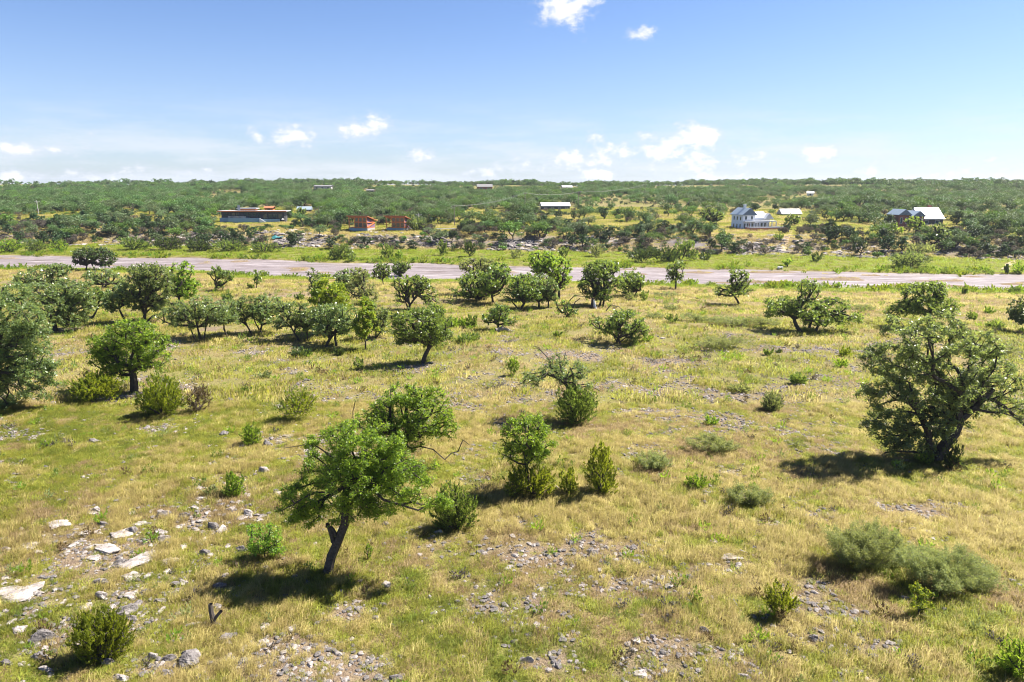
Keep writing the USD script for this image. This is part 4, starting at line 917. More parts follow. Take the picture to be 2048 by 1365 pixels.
# two orange timber cabins
def cabin(px, py, label):
    B, t = site(px, py, .3)
    k = t / 1365
    HOUSES.append((px - 14, py - 34, px + 62, py + 9, t))
    c = thing('timber_cabin', label, 'cabin', B, rz=-20, group='twin timber cabins')
    W, D, F = 41 * k, 29 * k, 22 * k
    part(c, 'foundation', box(0, W, 0, D, 0, 7.5 * k), BLUEWALL)
    part(c, 'side_plinth', box(W + .004, W + .12, .1, D - .1, 0, 7.4 * k), CONCRETE)
    part(c, 'floor', box(-.2, W + .2, -.3, D, 7.5 * k + .003, 8.2 * k), ORANGE)
    part(c, 'back_wall', box(.1, W - .1, D - .4, D - .15, 8.2 * k + .003, 19 * k), ORANGE)
    part(c, 'side_wall', prism([(0, 8.3 * k), (D, 8.3 * k), (D, 19.5 * k), (0, 27.5 * k)], 0, .18).apply_transform(trimesh.transformations.rotation_matrix(math.pi / 2, [0, 0, 1])).apply_translation([W, .1, 0]), PURPLE)
    part(c, 'room_wall', box(13 * k, 13.5 * k, .2, D - .5, 8.2 * k + .003, 24 * k), ORANGE)
    for x in (0.3, 13, 22, 31.5, 40.7):
        part(c, 'post', box(x * k - .12, x * k + .12, -.12, .12, 8.2 * k + .004, 28 * k), ORANGE)
    part(c, 'beam', box(-.2, W + .2, -.15, .15, 28 * k + .003, 29.4 * k), ORANGE)
    part(c, 'beam', box(-.1, W + .1, -.2, -.122, 18.2 * k, 19.4 * k), ORANGE)
    part(c, 'side_brace', box(W + .19, W + .33, .2, D - .3, 17.6 * k, 18.9 * k), ORANGE)
    br = box(W + .19, W + .32, 0, D * 1.02, -.2, .2)
    br.apply_transform(trimesh.transformations.rotation_matrix(math.radians(16), [1, 0, 0], [0, 0, 0]))
    part(c, 'diagonal_brace', br.apply_translation([0, .1, 9.6 * k]), ORANGE)
    for x in (17.5, 26.7, 36):
        for z, hh in ((8.6, 9.2), (19.8, 7.6)):
            window(c, x * k, z * k, 8 * k, hh * k, .05, frame=ORANGE, bars=2)
    part(c, 'roof', prism([(-3.5 * k, 29.4 * k + .2), (D + 5 * k, 19.9 * k), (D + 5 * k, 20.9 * k), (-3.5 * k, 30.6 * k + .2)], -4 * k, W + 4 * k).apply_transform(trimesh.transformations.rotation_matrix(math.pi / 2, [0, 0, 1])).apply_transform(np.diag([-1.0, 1, 1, 1])), RUSTROOF)
    part(c, 'railing', box(0.2 * k, 12.6 * k, -.1, -.02, 12.5 * k, 13.1 * k), ORANGE)


cabin(699, 462, 'orange timber cabin with sloping roof, the left one of two')
cabin(773, 462, 'orange timber cabin with sloping roof, the right one, partly behind a bush')

# white farmhouse with porch
B, t = site(1484, 459, .3)
k = t / 1365
HOUSES.append((1452, 408, 1550, 470, t))
f = thing('farmhouse', 'white two storey farmhouse with long porch, blue shaded side and bright metal wing', 'house', B, rz=13)
W, D, E = 28 * k, 42 * k, 30 * k
part(f, 'wall', box(0, W, 0, D, 0, E), WHITE)
part(f, 'gable', prism([(0, E + .004), (W, E + .004), (W / 2, E + 11 * k)], .02, D - .02), WHITE)
rf = part(f, 'roof', roof_gable(W, D, E + .25, 11 * k, over=3 * k).apply_translation([W / 2, 0, 0]), METALB)
ch = part(f, 'chimney', box(W * .5 - 2.2 * k, W * .5 + 2.2 * k, D * .4, D * .4 + 4 * k, E + 8 * k, E + 18 * k), TRIM)
part(ch, 'chimney_cap', box(W * .5 - 3 * k, W * .5 + 3 * k, D * .4 - .8 * k, D * .4 + 4.8 * k, E + 18 * k + .004, E + 19.3 * k), TRIM)
part(f, 'wing_wall', box(W + .004, W + 36 * k, 6 * k, D - 6 * k, 0, 23 * k), WHITE)
wd = D - 12 * k
part(f, 'wing_gable', prism([(0, 0), (wd, 0), (wd / 2, 9 * k)], 0, 36 * k - .02).apply_transform(trimesh.transformations.rotation_matrix(-math.pi / 2, [0, 0, 1])).apply_translation([W + .006, D - 6 * k, 23 * k + .004]), WHITE)
part(f, 'wing_roof', roof_gable(wd, 36 * k, 23 * k + .25, 9 * k, over=2 * k).apply_transform(trimesh.transformations.rotation_matrix(-math.pi / 2, [0, 0, 1])).apply_translation([W + 2.2 * k, D - 6 * k, 0]), METALW)
part(f, 'front_gable', prism([(W + 22 * k, 20.5 * k), (W + 40 * k, 20.5 * k), (W + 31 * k, 30 * k)], 2 * k, 5.8 * k), WHITE)
part(f, 'front_gable_roof', roof_gable(18 * k, 8 * k, 20.6 * k + .25, 9.6 * k, over=1.2 * k, th=.15).apply_translation([W + 31 * k, .8 * k, 0]), TRIM)
part(f, 'porch_roof', box(2 * k, W + 42 * k, -9 * k, -.02, 16 * k, 17.6 * k), TRIM)
part(f, 'porch_floor', box(2 * k, W + 42 * k, -9 * k, -.02, 0, 1.6 * k), CONCRETE)
for j in range(8):
    part(f, 'porch_column', box((2.5 + 9.6 * j) * k, (3.9 + 9.6 * j) * k, -8.8 * k, -7.4 * k, 1.6 * k + .003, 16 * k - .003), TRIM)
part(f, 'balcony_railing', trimesh.util.concatenate([box((3 + 2.4 * j) * k, (3.5 + 2.4 * j) * k, -8.8 * k, -8.3 * k, 17.6 * k + .003, 21 * k) for j in range(14)] + [box(3 * k, 35 * k, -8.9 * k, -8.2 * k, 21 * k + .003, 21.6 * k)]), TRIM)
for x in (5, 11, 22):
    window(f, x * k, 3 * k, 4.2 * k, 10 * k, 0, bars=1)
for x in (7, 20):
    window(f, x * k, 19.5 * k, 5 * k, 8 * k, 0, bars=1)
part(f, 'door', box(14.5 * k, 18.5 * k, -.06, -.004, 1.7 * k, 12.5 * k), TERRA)
for x in (33, 40, 47, 54, 61):
    window(f, x * k, 3 * k, 4.4 * k, 10.5 * k, 6 * k, bars=1)
for y in (8, 20, 32):
    side_window(f, y * k, 3.5 * k, 5 * k, 8 * k, 0)
    side_window(f, y * k, 18.5 * k, 5 * k, 8 * k, 0)
for j in range(3):
    lab = ['upper', 'middle', 'lower'][j]
    P = np.array([B[0], B[1], 0]) + np.array([math.cos(math.radians(13)), math.sin(math.radians(13)), 0]) * -2 * k + np.array([math.sin(math.radians(13)), -math.cos(math.radians(13)), 0]) * (16 + 9 * j) * k
    P[2] = max(float(ground(P[0] + 8, P[1])), B[2] - .5 - .5 * j) - .6
    w = thing('terrace_wall', f'{lab} terracotta terrace wall in front of the white farmhouse', 'wall', P, rz=13)
    for i in range(11):
        part(w, 'block', box(i * 7.6 * k, i * 7.6 * k + 7.5 * k, 0, 2.2 * k, 0, 1.0 + 3.4 * k), TERRA)
    part(w, 'coping', box(-.3, 84 * k, -.1, 2.4 * k, 1.0 + 3.4 * k + .003, 1.0 + 4.1 * k), CONCRETE)


def gabled(name, label, px, py, w, d, eave, rise, rz, wall, roof, cat='house', along=True, depth=None, pad=(3, 12, 3, 1), windows=0, sink=.3, door=False):
    """A plain building with a two sided roof; sizes are pixels of the photograph. along: ridge runs left to right."""
    B, t = site(px, py, sink, depth)
    k = t / 1365
    HOUSES.append((px - w / 2 - pad[0], py - eave - rise - 3, px + w / 2 + pad[2], py + pad[3], t))
    h = thing(name, label, cat, B, rz=rz)
    W, D, E, R = w * k, d * k, eave * k, rise * k
    part(h, 'wall', box(-W / 2, W / 2, 0, D, 0, E), wall)
    if along:
        rot = lambda m: m.apply_transform(trimesh.transformations.rotation_matrix(-math.pi / 2, [0, 0, 1])).apply_translation([-W / 2, D, 0])
        part(h, 'gable', rot(prism([(0, E + .004), (D, E + .004), (D / 2, E + R)], .03, W - .03)), wall)
        part(h, 'roof', rot(roof_gable(D, W, E + .2, R, over=.5).apply_translation([D / 2, 0, 0])), roof)
    else:
        part(h, 'gable', prism([(-W / 2, E + .004), (W / 2, E + .004), (0, E + R)], .03, D - .03), wall)
        part(h, 'roof', roof_gable(W, D, E + .2, R, over=.5), roof)
    for j in range(windows):
        window(h, (-w / 2 + w * (j + .5) / windows) * k, E * .35, w / windows * .4 * k, E * .45, 0)
    if door:
        part(h, 'door', box(-.6, .6, -.06, -.004, .3, min(2.5, E * .85)), DARKWALL)
    return h, k, t


gabled('shed', 'small white roofed shed right of the white farmhouse, half behind a tree', 1583, 431, 38, 22, 4, 8, 4, DARKWALL, METALW, cat='shed', door=True)
h, k, t = gabled('brick_house', 'dark red brick house with two blue grey gable roofs, upper right', 1806, 456, 26, 30, 27, 9, 12, BRICK, METALB, along=False, windows=2)
part(h, 'annex_wall', box(14 * k, 42 * k, -6 * k, 24 * k, 0, 24 * k), BRICK)
part(h, 'annex_gable', prism([(14 * k, 24 * k + .004), (42 * k, 24 * k + .004), (28 * k, 33 * k)], -6 * k + .03, 24 * k - .03), BRICK)
part(h, 'annex_roof', roof_gable(28 * k, 30 * k, 24 * k + .2, 9 * k, over=.5).apply_translation([28 * k, -6 * k, 0]), METALB)
for x in (19, 25, 31, 37):
    window(h, x * k, 14 * k, 3.4 * k, 6 * k, -6 * k)
HOUSES.append((1790, 415, 1850, 440, t))
h, k, t = gabled('barn', 'barn with a big blazing white metal roof and red brick chimney, upper right', 1862, 452, 46, 46, 15, 19, 2, DARKWALL, METALW, cat='barn', windows=2)
part(h, 'chimney', box(10 * k, 15 * k, 30 * k, 35 * k, 24 * k, 41 * k), BRICK)
part(h, 'porch_wall', box(-20 * k, 6 * k, -4 * k, -3 * k, 0, 4 * k), BLUEWALL)
h, k, t = gabled('ranch_house', 'low ranch house with pale metal roof among the trees, upper centre', 1112, 420, 56, 26, 8, 6, 6, DARKWALL, METALW, windows=4)
part(h, 'side_canopy', box(-44 * k, -29 * k, 4 * k, 16 * k, 4.2 * k, 5 * k), TRIM)
for x in (-43, -36, -30.5):
    part(h, 'canopy_post', box(x * k, (x + .7) * k, 4.2 * k, 5 * k, 0, 4.2 * k - .003), TRIM)
gabled('red_barn', 'small red barn with pale roof near the skyline', 970, 380, 30, 22, 6, 5, 6, BRICK, PALEROOF, cat='barn', windows=2, door=True)
gabled('warehouse', 'long pale blue building on the skyline left of centre', 645, 380, 34, 24, 7, 2, 0, CONCRETE, PALEROOF, cat='building', sink=.3, windows=3)
gabled('warehouse', 'low white shed roof below the skyline, right of the pale blue building', 740, 385, 14, 10, 4, 2, 0, DARKWALL, PALEROOF, cat='shed')
gabled('stone_house', 'tan stone house near the skyline right of centre', 1135, 378, 20, 16, 3, 4, 8, TERRA, CONCRETE, windows=2)
gabled('hut', 'small white hut with dark side in a clearing, upper right', 1620, 395, 12, 10, 5, 3, -20, TRIM, METALW, cat='hut', depth=560, sink=.2, door=True)
gabled('outbuilding', 'green grey roofed outbuilding behind the round bush beside the long low house', 608, 424, 26, 16, 5, 5, 5, DARKWALL, METALB, cat='outbuilding', windows=2)
gabled('outbuilding', 'tiny orange roofed outbuilding behind the long low house', 538, 424, 16, 12, 6, 2.5, 0, ORANGE, RUSTROOF, cat='outbuilding', depth=380, door=True, sink=-1.5)
B, t = site(892, 460, .3)
k = t / 1365
w = thing('garden_wall', 'low white wall among bushes right of the cabins', 'wall', B, rz=0)
for j in range(6):
    part(w, 'panel', box((-18 + 6 * j) * k, (-12.05 + 6 * j) * k, 0, 2 * k, 0, .3 + 2.6 * k), TRIM)
part(w, 'coping', box(-18.5 * k, 18.5 * k, -.3, 2 * k + .3, .3 + 2.6 * k + .003, .3 + 3.1 * k), TRIM)
HOUSES.append((872, 452, 912, 461, t))
B, t = site(556, 481, .1)
k = t / 1365
tv = fbm(np.stack(list(np.meshgrid(np.linspace(0, 4, 14), np.linspace(0, 2, 7), indexing='ij')) + [np.zeros((14, 7))], -1), 3, 91)
gx, gy2 = np.meshgrid(np.linspace(-13, 8, 14), np.linspace(0, 10, 7), indexing='ij')
tz = ground(B[0] + gx * k, B[1] + gy2 * k) - B[2] + .25 + 1.1 * tv
ii, jj = np.meshgrid(np.arange(13), np.arange(6), indexing='ij')
a = (ii * 7 + jj).ravel()
tq = np.stack([a, a + 7, a + 8, a + 1], 1)
tvv = np.stack([gx * k, gy2 * k, tz], -1).reshape(-1, 3)
sheet = (np.vstack([tvv, tvv - [0, 0, .06]]), np.vstack([tq, tq[:, ::-1] + 98]))
tp = thing('tarpaulin', 'crumpled teal tarpaulin at the foot of the dirt path on the bluff', 'tarpaulin', B)
part(tp, 'sheet', sheet, TEAL, smooth=True)
HOUSES.append((538, 468, 568, 485, t))
B, t = site(1560, 538, .05)
k = t / 1365
w = thing('picnic_table', 'small white picnic table beside the round tree on the bright lawn', 'table', B, rz=5)
part(w, 'table_top', box(-5 * k, 5 * k, -2 * k, 2 * k, .72, .80), TRIM)
for s_ in (-1, 1):
    part(w, 'bench', box(-5 * k, 5 * k, s_ * 3.2 * k - .7 * k, s_ * 3.2 * k + .7 * k, .42, .48), TRIM)
    part(w, 'leg', box(s_ * 3.5 * k - .08, s_ * 3.5 * k + .08, -3.2 * k, 3.2 * k, 0, .419), TRIM)
    part(w, 'leg', box(s_ * 3.5 * k - .08, s_ * 3.5 * k + .08, -.3, .3, .42, .718), TRIM)


# poles and wires
def pole(px, top_y, base_y, label, depth=None, arms=1, mat=POLE, name='utility_pole', lamp=False):
    B, t = site(px, base_y, .5, depth)
    k = t / 1365
    H = (base_y - top_y) * k + .5
    p = thing(name, label, 'pole', B)
    part(p, 'pole', trimesh.creation.cylinder(.17, H, sections=8).apply_translation([0, 0, H / 2]), mat)
    for j in range(arms):
        part(p, 'crossarm', box(-1.3, 1.3, .18, .32, H - .7 - j * 1.1, H - .55 - j * 1.1), mat)
        for x in (-1.1, 1.1):
            part(p, 'insulator', trimesh.creation.cylinder(.07, .28, sections=6).apply_translation([x, .25, H - .55 - j * 1.1 + .142]), TRIM)
    if lamp:
        part(p, 'lamp_arm', box(0, 1.4, -.05, .05, H - .35, H - .25), mat)
        part(p, 'lamp_head', box(1.1, 1.8, -.15, .15, H - .5, H - .352), TRIM)
    return B + np.array([0, .25, H - .4])


tops = [pole(909, 412, 452, 'pale power pole among bushes, lowest of the power line'), pole(1050, 386, 424, 'power pole left of the ranch house'), pole(1156, 384, 418, 'power pole right of the ranch house'), pole(1289, 370, 402, 'power pole near the skyline right of centre')]
for (a_, b_), lab in zip(zip(tops, tops[1:]), ('left', 'middle', 'right')):
    vs, fs, o = [], [], 0
    for dx in (-1.1, 0, 1.1):
        u = np.linspace(0, 1, 15)[:, None]
        q_ = a_ + (b_ - a_) * u + np.array([dx, 0, .18]) - np.array([0, 0, 1.0]) * (4 * u * (1 - u)) * 1.6
        v_, f_ = tubes(q_, np.arange(-1, 14), np.full(15, .014), 4)
        vs.append(v_), fs.append(f_ + o)
        o += len(v_)
    top('power_line', (np.vstack(vs), np.vstack(fs)), WIRE, label=f'sagging grey power wires, {lab} span over the treetops', cat='power line')
pole(78, 402, 432, 'lone pale power pole by the dirt road at the far left', mat=POLEL)
pole(638, 413, 440, 'dark lamp post between the long low house and the cabins', name='lamp_post', arms=0, lamp=True)
pole(1701, 366, 384, 'left pole of the twin poles on the skyline at the right', depth=700)
pole(1709, 366, 384, 'right pole of the twin poles on the skyline at the right', depth=700)
pole(1866, 368, 388, 'skyline power pole above the barn', depth=640)
pole(2029, 371, 394, 'skyline power pole near the right edge', depth=600)
pole(1393, 368, 388, 'power pole on the skyline left of the farmhouse', depth=640)
pole(763, 364, 380, 'thin skyline pole above the right cabin', depth=760)
pole(838, 428, 452, 'short pale pole behind the right cabin', mat=POLEL)


# dirt tracks draped on the slope
def track(pts, width, label_):
    c = np.array([spot(*p)[0] for p in pts])
    u = np.linspace(0, 1, 40)
    s = np.linspace(0, 1, len(c))
    c = np.stack([PchipInterpolator(s, c[:, i])(u) for i in range(3)], 1)
    d = np.gradient(c, axis=0)[:, :2]
    n = np.stack([-d[:, 1], d[:, 0]], 1) / (np.linalg.norm(d, axis=1, keepdims=True) + 1e-9)
    e = np.linspace(-1, 1, 5)
    w = width * (1 + .35 * (noise(np.stack([u * 9, 0 * u, 0 * u + width], -1), 12) - .5))
    g = c[:, None, :2] + n[:, None] * e[None, :, None] * w[:, None, None]
    z = ground(g[..., 0], g[..., 1]) + .14
    z[:, [0, -1]] -= .3
    ii, jj = np.meshgrid(np.arange(39), np.arange(4), indexing='ij')
    a = (ii * 5 + jj).ravel()
    top('dirt_track', (np.concatenate([g, z[..., None]], -1).reshape(-1, 3), np.stack([a, a + 1, a + 6, a + 5], 1)), DIRT, smooth=True, kind='structure')


DIRT = plain('pale_dirt', (.36, .28, .20), rough=.95, spec=.1, vary=.25, scale=1.2)
TRACKS = [([(568, 476), (585, 468), (600, 458), (622, 448)], 1.3), ([(40, 444), (75, 441), (110, 436)], 2.2), ([(1562, 512), (1566, 496), (1572, 478), (1582, 462)], 1.5), ([(925, 436), (950, 433), (975, 431)], 2.0), ([(585, 441), (602, 438), (630, 437)], 1.6), ([(2010, 540), (2022, 528), (2034, 522)], 1.6)]
for p_, w_ in TRACKS:
    track(p_, w_, '')

# ---------------------------------------------------------------- plants of the far bank, one by one
far_rows = [(BUSH, 'dark broad bush at the foot of the bluff below the left cabin', (682, 519), [(685, 500, 22, 14), (668, 506, 14, 10)], 'oak'), (BUSH, 'round bush right of the dark broad bush under the cabins', (706, 523), [(704, 513, 12, 9)], 'oak'),
            (BUSH, 'tall fresh green bush at the foot of the bluff under the right cabin', (776, 518), [(776, 501, 15, 14)], 'oak'), (BUSH, 'smaller fresh bush beside the tall one under the right cabin', (801, 521), [(800, 510, 11, 9)], 'fresh'),
            (BUSH, 'narrow dark tree bush at the river side, left of a similar one', (887, 512), [(885, 494, 13, 15)], 'oak'), (BUSH, 'narrow dark tree bush at the river side, right of a similar one', (941, 514), [(940, 495, 15, 16)], 'dark'),
            (BUSH, 'pale bush on the far bank behind the central grove', (1034, 517), [(1033, 507, 14, 9)], 'sage'), (BUSH, 'dark bush on the far bank right of the central grove', (1130, 517), [(1128, 503, 12, 11)], 'oak'), (BUSH, 'pale round willow on the far bank', (1192, 514), [(1193, 500, 14, 11)], 'sage'),
            ('thicket', 'long dark willow thicket on the far bank, left end', (1285, 525), [(1275, 510, 22, 12), (1300, 505, 20, 13)], 'dark'), ('thicket', 'tall dark willow thicket on the far bank, middle', (1330, 525), [(1328, 506, 22, 15), (1345, 512, 14, 12)], 'dark'), ('thicket', 'tall willow thicket on the far bank, right end', (1362, 522), [(1358, 502, 18, 14), (1372, 488, 20, 10), (1385, 508, 14, 10)], 'oak'),
            (BUSH, 'round dark bush right of the willow thicket', (1411, 521), [(1411, 511, 14, 9)], 'dark'), (BUSH, 'very wide grey green bush on the far bank at the right', (1822, 535), [(1820, 517, 38, 15), (1800, 522, 20, 10), (1845, 520, 18, 11)], 'grey'), (BUSH, 'loose pale bush above the very wide grey one', (1842, 512), [(1842, 496, 34, 11)], 'sage'),
            ('round_tree', 'small round lollipop tree on the bright lawn', (1575, 534), [(1575, 524, 8, 6)], 'fresh'), (BUSH, 'dark tree bush with round shadow at the edge of the bright lawn', (1634, 524), [(1633, 512, 12, 9)], 'dark'),
            (OAK, 'tall rounded tree below the barn with white roof', (1884, 494), [(1882, 473, 19, 17), (1878, 455, 15, 9)], 'grey'), (OAK, 'oak in front of the brick house', (1830, 470), [(1828, 445, 18, 12), (1840, 452, 10, 8)], 'oak'), (OAK, 'small bright oak left of the oak by the brick house', (1794, 473), [(1793, 458, 12, 9)], 'fresh'),
            (BUSH, 'bright bush at the right edge of the far bank', (2042, 547), [(2038, 535, 15, 11)], 'fresh'), (BUSH, 'slim dark upright bush at the right edge of the far bank', (2014, 549), [(2014, 540, 5, 9)], 'dark'),
            ('willow', 'bright willow bush at the left end of the river', (20, 505), [(18, 490, 26, 12)], 'fresh'), ('willow', 'dull willow bush second from the left end of the river', (72, 505), [(70, 491, 24, 13)], 'oak'), ('willow', 'pale green willow bush left of the umbrella oak', (122, 502), [(118, 490, 18, 11)], 'fresh'),
            ('thicket', 'dark thicket under the bluff right of the umbrella oak', (268, 500), [(262, 484, 26, 12), (285, 490, 18, 9)], 'oak'), ('thicket', 'dark blue green thicket under the bluff, below the long low house left part', (335, 500), [(330, 484, 28, 12), (352, 490, 16, 9)], 'dark'),
            ('thicket', 'dark blue green thicket under the bluff, middle of three', (400, 502), [(395, 488, 28, 12), (418, 494, 16, 8)], 'dark'), ('thicket', 'dark blue green thicket under the bluff, below the long low house', (460, 503), [(455, 490, 30, 11), (480, 496, 18, 8)], 'oak'), ('thicket', 'dark thicket under the teal tarpaulin', (528, 505), [(525, 493, 28, 10), (550, 498, 16, 8)], 'oak'),
            ('willow', 'tall lime willow clump at the near edge of the river', (1568, 575), [(1569, 566, 11, 8)], 'lime'), ('willow', 'lower lime willow clump left of the tall one at the near edge of the river', (1544, 575), [(1542, 568, 9, 6)], 'lime'),
            (OAK, 'oak left of the white farmhouse', (1420, 448), [(1418, 428, 22, 13), (1434, 434, 14, 10)], 'oak'), (OAK, 'oak right of the white farmhouse, in front of the shed', (1588, 452), [(1584, 438, 16, 9), (1596, 440, 10, 7)], 'oak'), (BUSH, 'grey bush hiding the right cabin corner', (828, 462), [(830, 445, 18, 14), (845, 452, 14, 9)], 'grey'),
            (OAK, 'round dark bush tree beside the long low house', (605, 436), [(604, 424, 11, 9)], 'oak'), (BUSH, 'light bush at the right end of the long low house', (580, 436), [(579, 428, 9, 7)], 'fresh'), (BUSH, 'dark bush at the foot of the white farmhouse terraces', (1560, 482), [(1558, 473, 9, 8)], 'oak'), (BUSH, 'low bush below the shade of the white farmhouse', (1448, 476), [(1446, 469, 12, 7)], 'oak')]
for k, (nm, lab, base, bl, lf) in enumerate(far_rows):
    tree_like = nm in (OAK, 'round_tree')
    pp(nm, lab, {OAK: 'tree', 'round_tree': 'tree'}.get(nm, nm), base, bl, lf, rad=.16 if tree_like else .05, seed=300 + k, clump=.85 if tree_like else 1.0, mode='tree' if tree_like else 'spray', density=1.25,
       parts=('trunk', 'crown') if tree_like else ('stems', 'foliage'), deep=.9)

# ---------------------------------------------------------------- woods on the far slope
CLEAR = patch_list([(1270, 418, 80, 12), (1400, 455, 80, 14), (1510, 485, 110, 12), (770, 484, 70, 10), (610, 484, 60, 10), (90, 440, 70, 7), (570, 452, 60, 9), (1590, 402, 60, 7), (1700, 402, 60, 6), (1810, 480, 34, 8), (1240, 455, 60, 10), (1090, 487, 60, 10),
                    (950, 440, 50, 8), (1780, 404, 60, 5), (1300, 400, 50, 6), (300, 425, 30, 5), (490, 455, 60, 6), (1600, 470, 40, 20), (1950, 420, 60, 8), (1020, 470, 50, 8), (650, 470, 50, 12), (480, 395, 40, 4), (130, 385, 40, 3), (1180, 405, 40, 6), (1460, 400, 40, 6), (240, 460, 50, 7)])


def project(x, y, z):
    d = np.stack([x - EYE[0], y - EYE[1], z - EYE[2]], -1)
    c, s = math.cos(PITCH), math.sin(PITCH)
    dep = d[..., 1] * c - d[..., 2] * s
    return 1024 + 1365 * d[..., 0] / dep, 682.5 - 1365 * (d[..., 1] * s + d[..., 2] * c) / dep, dep


def blocks_house(x, y, z, h, w):
    px, by, dep = project(x, y, z)
    ty = by - 1365 * h / dep
    hw = 1365 * w / dep
    bad = np.zeros(len(x), bool)
    for x0, y0, x1, y1, t in HOUSES:
        front = (px + hw > x0) & (px - hw < x1) & (ty < y1 - 4) & (by > y0) & (dep < t + 12)
        inside = (np.abs(px - (x0 + x1) / 2) < (x1 - x0) / 2 + hw) & (np.abs(dep - t - 6) < 14)
        bad |= front | inside
    return bad


def wild_tree(seed, h, w, leaf_len, n, clumps, squat=.6, stems=1):
    r = np.random.default_rng(seed)
    bl = []
    for j in range(r.integers(4, 7)):
        a_, q_ = r.random() * 6.283, w * .30 * r.random() ** .5
        rx = w * (.22 + .14 * r.random())
        bl.append((math.cos(a_) * q_, math.sin(a_) * q_, h * (squat + (1 - squat) * .62 * r.random()), rx, rx, h * (.16 + .12 * r.random())))
    th = h * squat * .62
    tr = [(0, 0, -.4), (0, 0, .1), (r.normal(0, .1) * h, r.normal(0, .1) * h, th * .6), (r.normal(0, .12) * h, r.normal(0, .12) * h, th)]
    return build_plant(None, tr, bl, r, leaf_len, n, clumps, w * .13, .035 * h, tip=.03)


specs = [('hillside_oak', 'hill_b', 5.6, 7.0, .58), ('hillside_oak', 'hill_a', 6.2, 7.5, .55), ('hillside_oak', 'hill_a', 5.0, 6.0, .5), ('hillside_oak', 'hill_d', 5.4, 6.0, .55), ('hillside_oak', 'hill_b', 4.6, 6.6, .5),
         ('hillside_juniper', 'hill_c', 4.6, 4.2, .42), ('hillside_juniper', 'hill_c', 4.2, 4.4, .4), ('hillside_shrub', 'hill_b', 2.2, 3.4, .45), ('hillside_shrub', 'hill_c', 1.9, 2.8, .45), ('hillside_shrub', 'hill_e', 2.6, 3.4, .5), ('hillside_shrub', 'hill_d', 1.8, 2.6, .45)]
r = np.random.default_rng(77)
N = 52000
y = np.sqrt(r.random(N) * (760 ** 2 - 225 ** 2) + 225 ** 2)
x = (r.random(N) * 2 - 1) * (.80 * y + 10)
yb = r.uniform(205, 350, 9000)                  # shrubs thick on the bluff
xb = (r.random(9000) * 2 - 1) * (.80 * yb + 10)
kb = (across(xb, yb) > 244) & (across(xb, yb) < 292)
N0 = len(x)
x, y = np.r_[x, xb[kb]], np.r_[y, yb[kb]]
N = len(x)
extra = np.arange(N) >= N0
s = across(x, y)
p = np.stack([x, y, 0 * x], -1)
dens = np.clip(.24 + 3.2 * (fbm(p / 34.0, 3, 101) - .46) + .8 * (fbm(p / 9.0, 2, 103) - .5) + .20 * np.clip(-x / 60, -1.1, 1) * np.clip((470 - s) / 80, 0, 1) - .05, .07, 1) * np.clip((s - 246) / 10, .6, 1)
dens = dens * (1 - .8 * blob_mask(CLEAR, x, y)) + .06 * np.clip((s - 400) / 300, 0, 1)
dens = np.where(extra, np.clip(.55 + 3 * (fbm(p / 15.0, 2, 151) - .5), .1, 1), dens)
keep = (s > np.where(extra, 244, 249)) & (s < 700) & (r.random(N) < dens * .92)
extra = extra[keep]
x, y, s, p = x[keep], y[keep], s[keep], p[keep]
z = ground(x, y)
small = np.clip(1.0 - blob_mask(CLEAR, x, y), .45, 1)
openness = blob_mask(CLEAR, x, y)
kind = np.where(r.random(len(x)) < np.clip(.62 + openness - (s - 262) / 260, .12, .62), r.integers(7, 11, len(x)), r.integers(0, 7, len(x)))
kind = np.where(extra, r.choice([7, 8, 8, 10, 5, 9], len(x)), kind)
kind = np.where((fbm(p / 30.0, 2, 111) > .62) & (r.random(len(x)) < .5), 9, kind)
sc = (.62 + .62 * r.random(len(x))) * (.8 + .2 * small)
hts = np.array([q_[2] for q_ in specs])[kind] * sc
ok = ~blocks_house(x, y, z, hts, np.array([q_[3] for q_ in specs])[kind] * sc * .5)
for pts_, w_ in TRACKS:
    for q_ in pts_:
        c_ = spot(*q_)[0]
        ok &= np.hypot(x - c_[0], y - c_[1]) > 4.5
x, y, s, z, kind, sc = x[ok], y[ok], s[ok], z[ok], kind[ok], sc[ok]
# thin out crowding
from scipy.spatial import cKDTree
order = np.argsort(-sc * np.array([q_[3] for q_ in specs])[kind])
tree_ = cKDTree(np.stack([x, y], 1))
alive = np.ones(len(x), bool)
wid = np.array([q_[3] for q_ in specs])[kind] * sc
for i in order:
    if alive[i]:
        for j in tree_.query_ball_point((x[i], y[i]), wid[i] * .31):
            if j != i and wid[j] <= wid[i]:
                alive[j] = False
x, y, s, z, kind, sc, wid = (q_[alive] for q_ in (x, y, s, z, kind, sc, wid))
protos = [wild_tree(500 + i, h_, w_, .42 if h_ > 3 else .3, 1050 if h_ > 3 else 520, 60 if h_ > 3 else 34, sq) for i, (nm, lf, h_, w_, sq) in enumerate(specs)]
px_, py_, dep_ = project(x, y, z)
inview = (px_ > -30) & (px_ < 2078)
size_ = np.where(inview, wid / dep_, 0)
rank = np.argsort(-size_)
single = {}
LAB = {'hillside_oak': ('rounded oak of the scrub wood on the slope across the river', 'tree', 'oaks on the slope across the river'),
       'hillside_juniper': ('bushy dark juniper of the scrub wood on the slope across the river', 'tree', 'junipers on the slope across the river'),
       'hillside_shrub': ('low shrub between the trees on the slope across the river', 'shrub', 'shrubs on the slope across the river')}
count = {}
chosen = []
for i in rank:
    nm = specs[kind[i]][0]
    if size_[i] <= 0 or count.get(nm, 0) >= {'hillside_oak': 295, 'hillside_juniper': 240, 'hillside_shrub': 290}[nm]:
        continue
    count[nm] = count.get(nm, 0) + 1
    chosen.append(i)
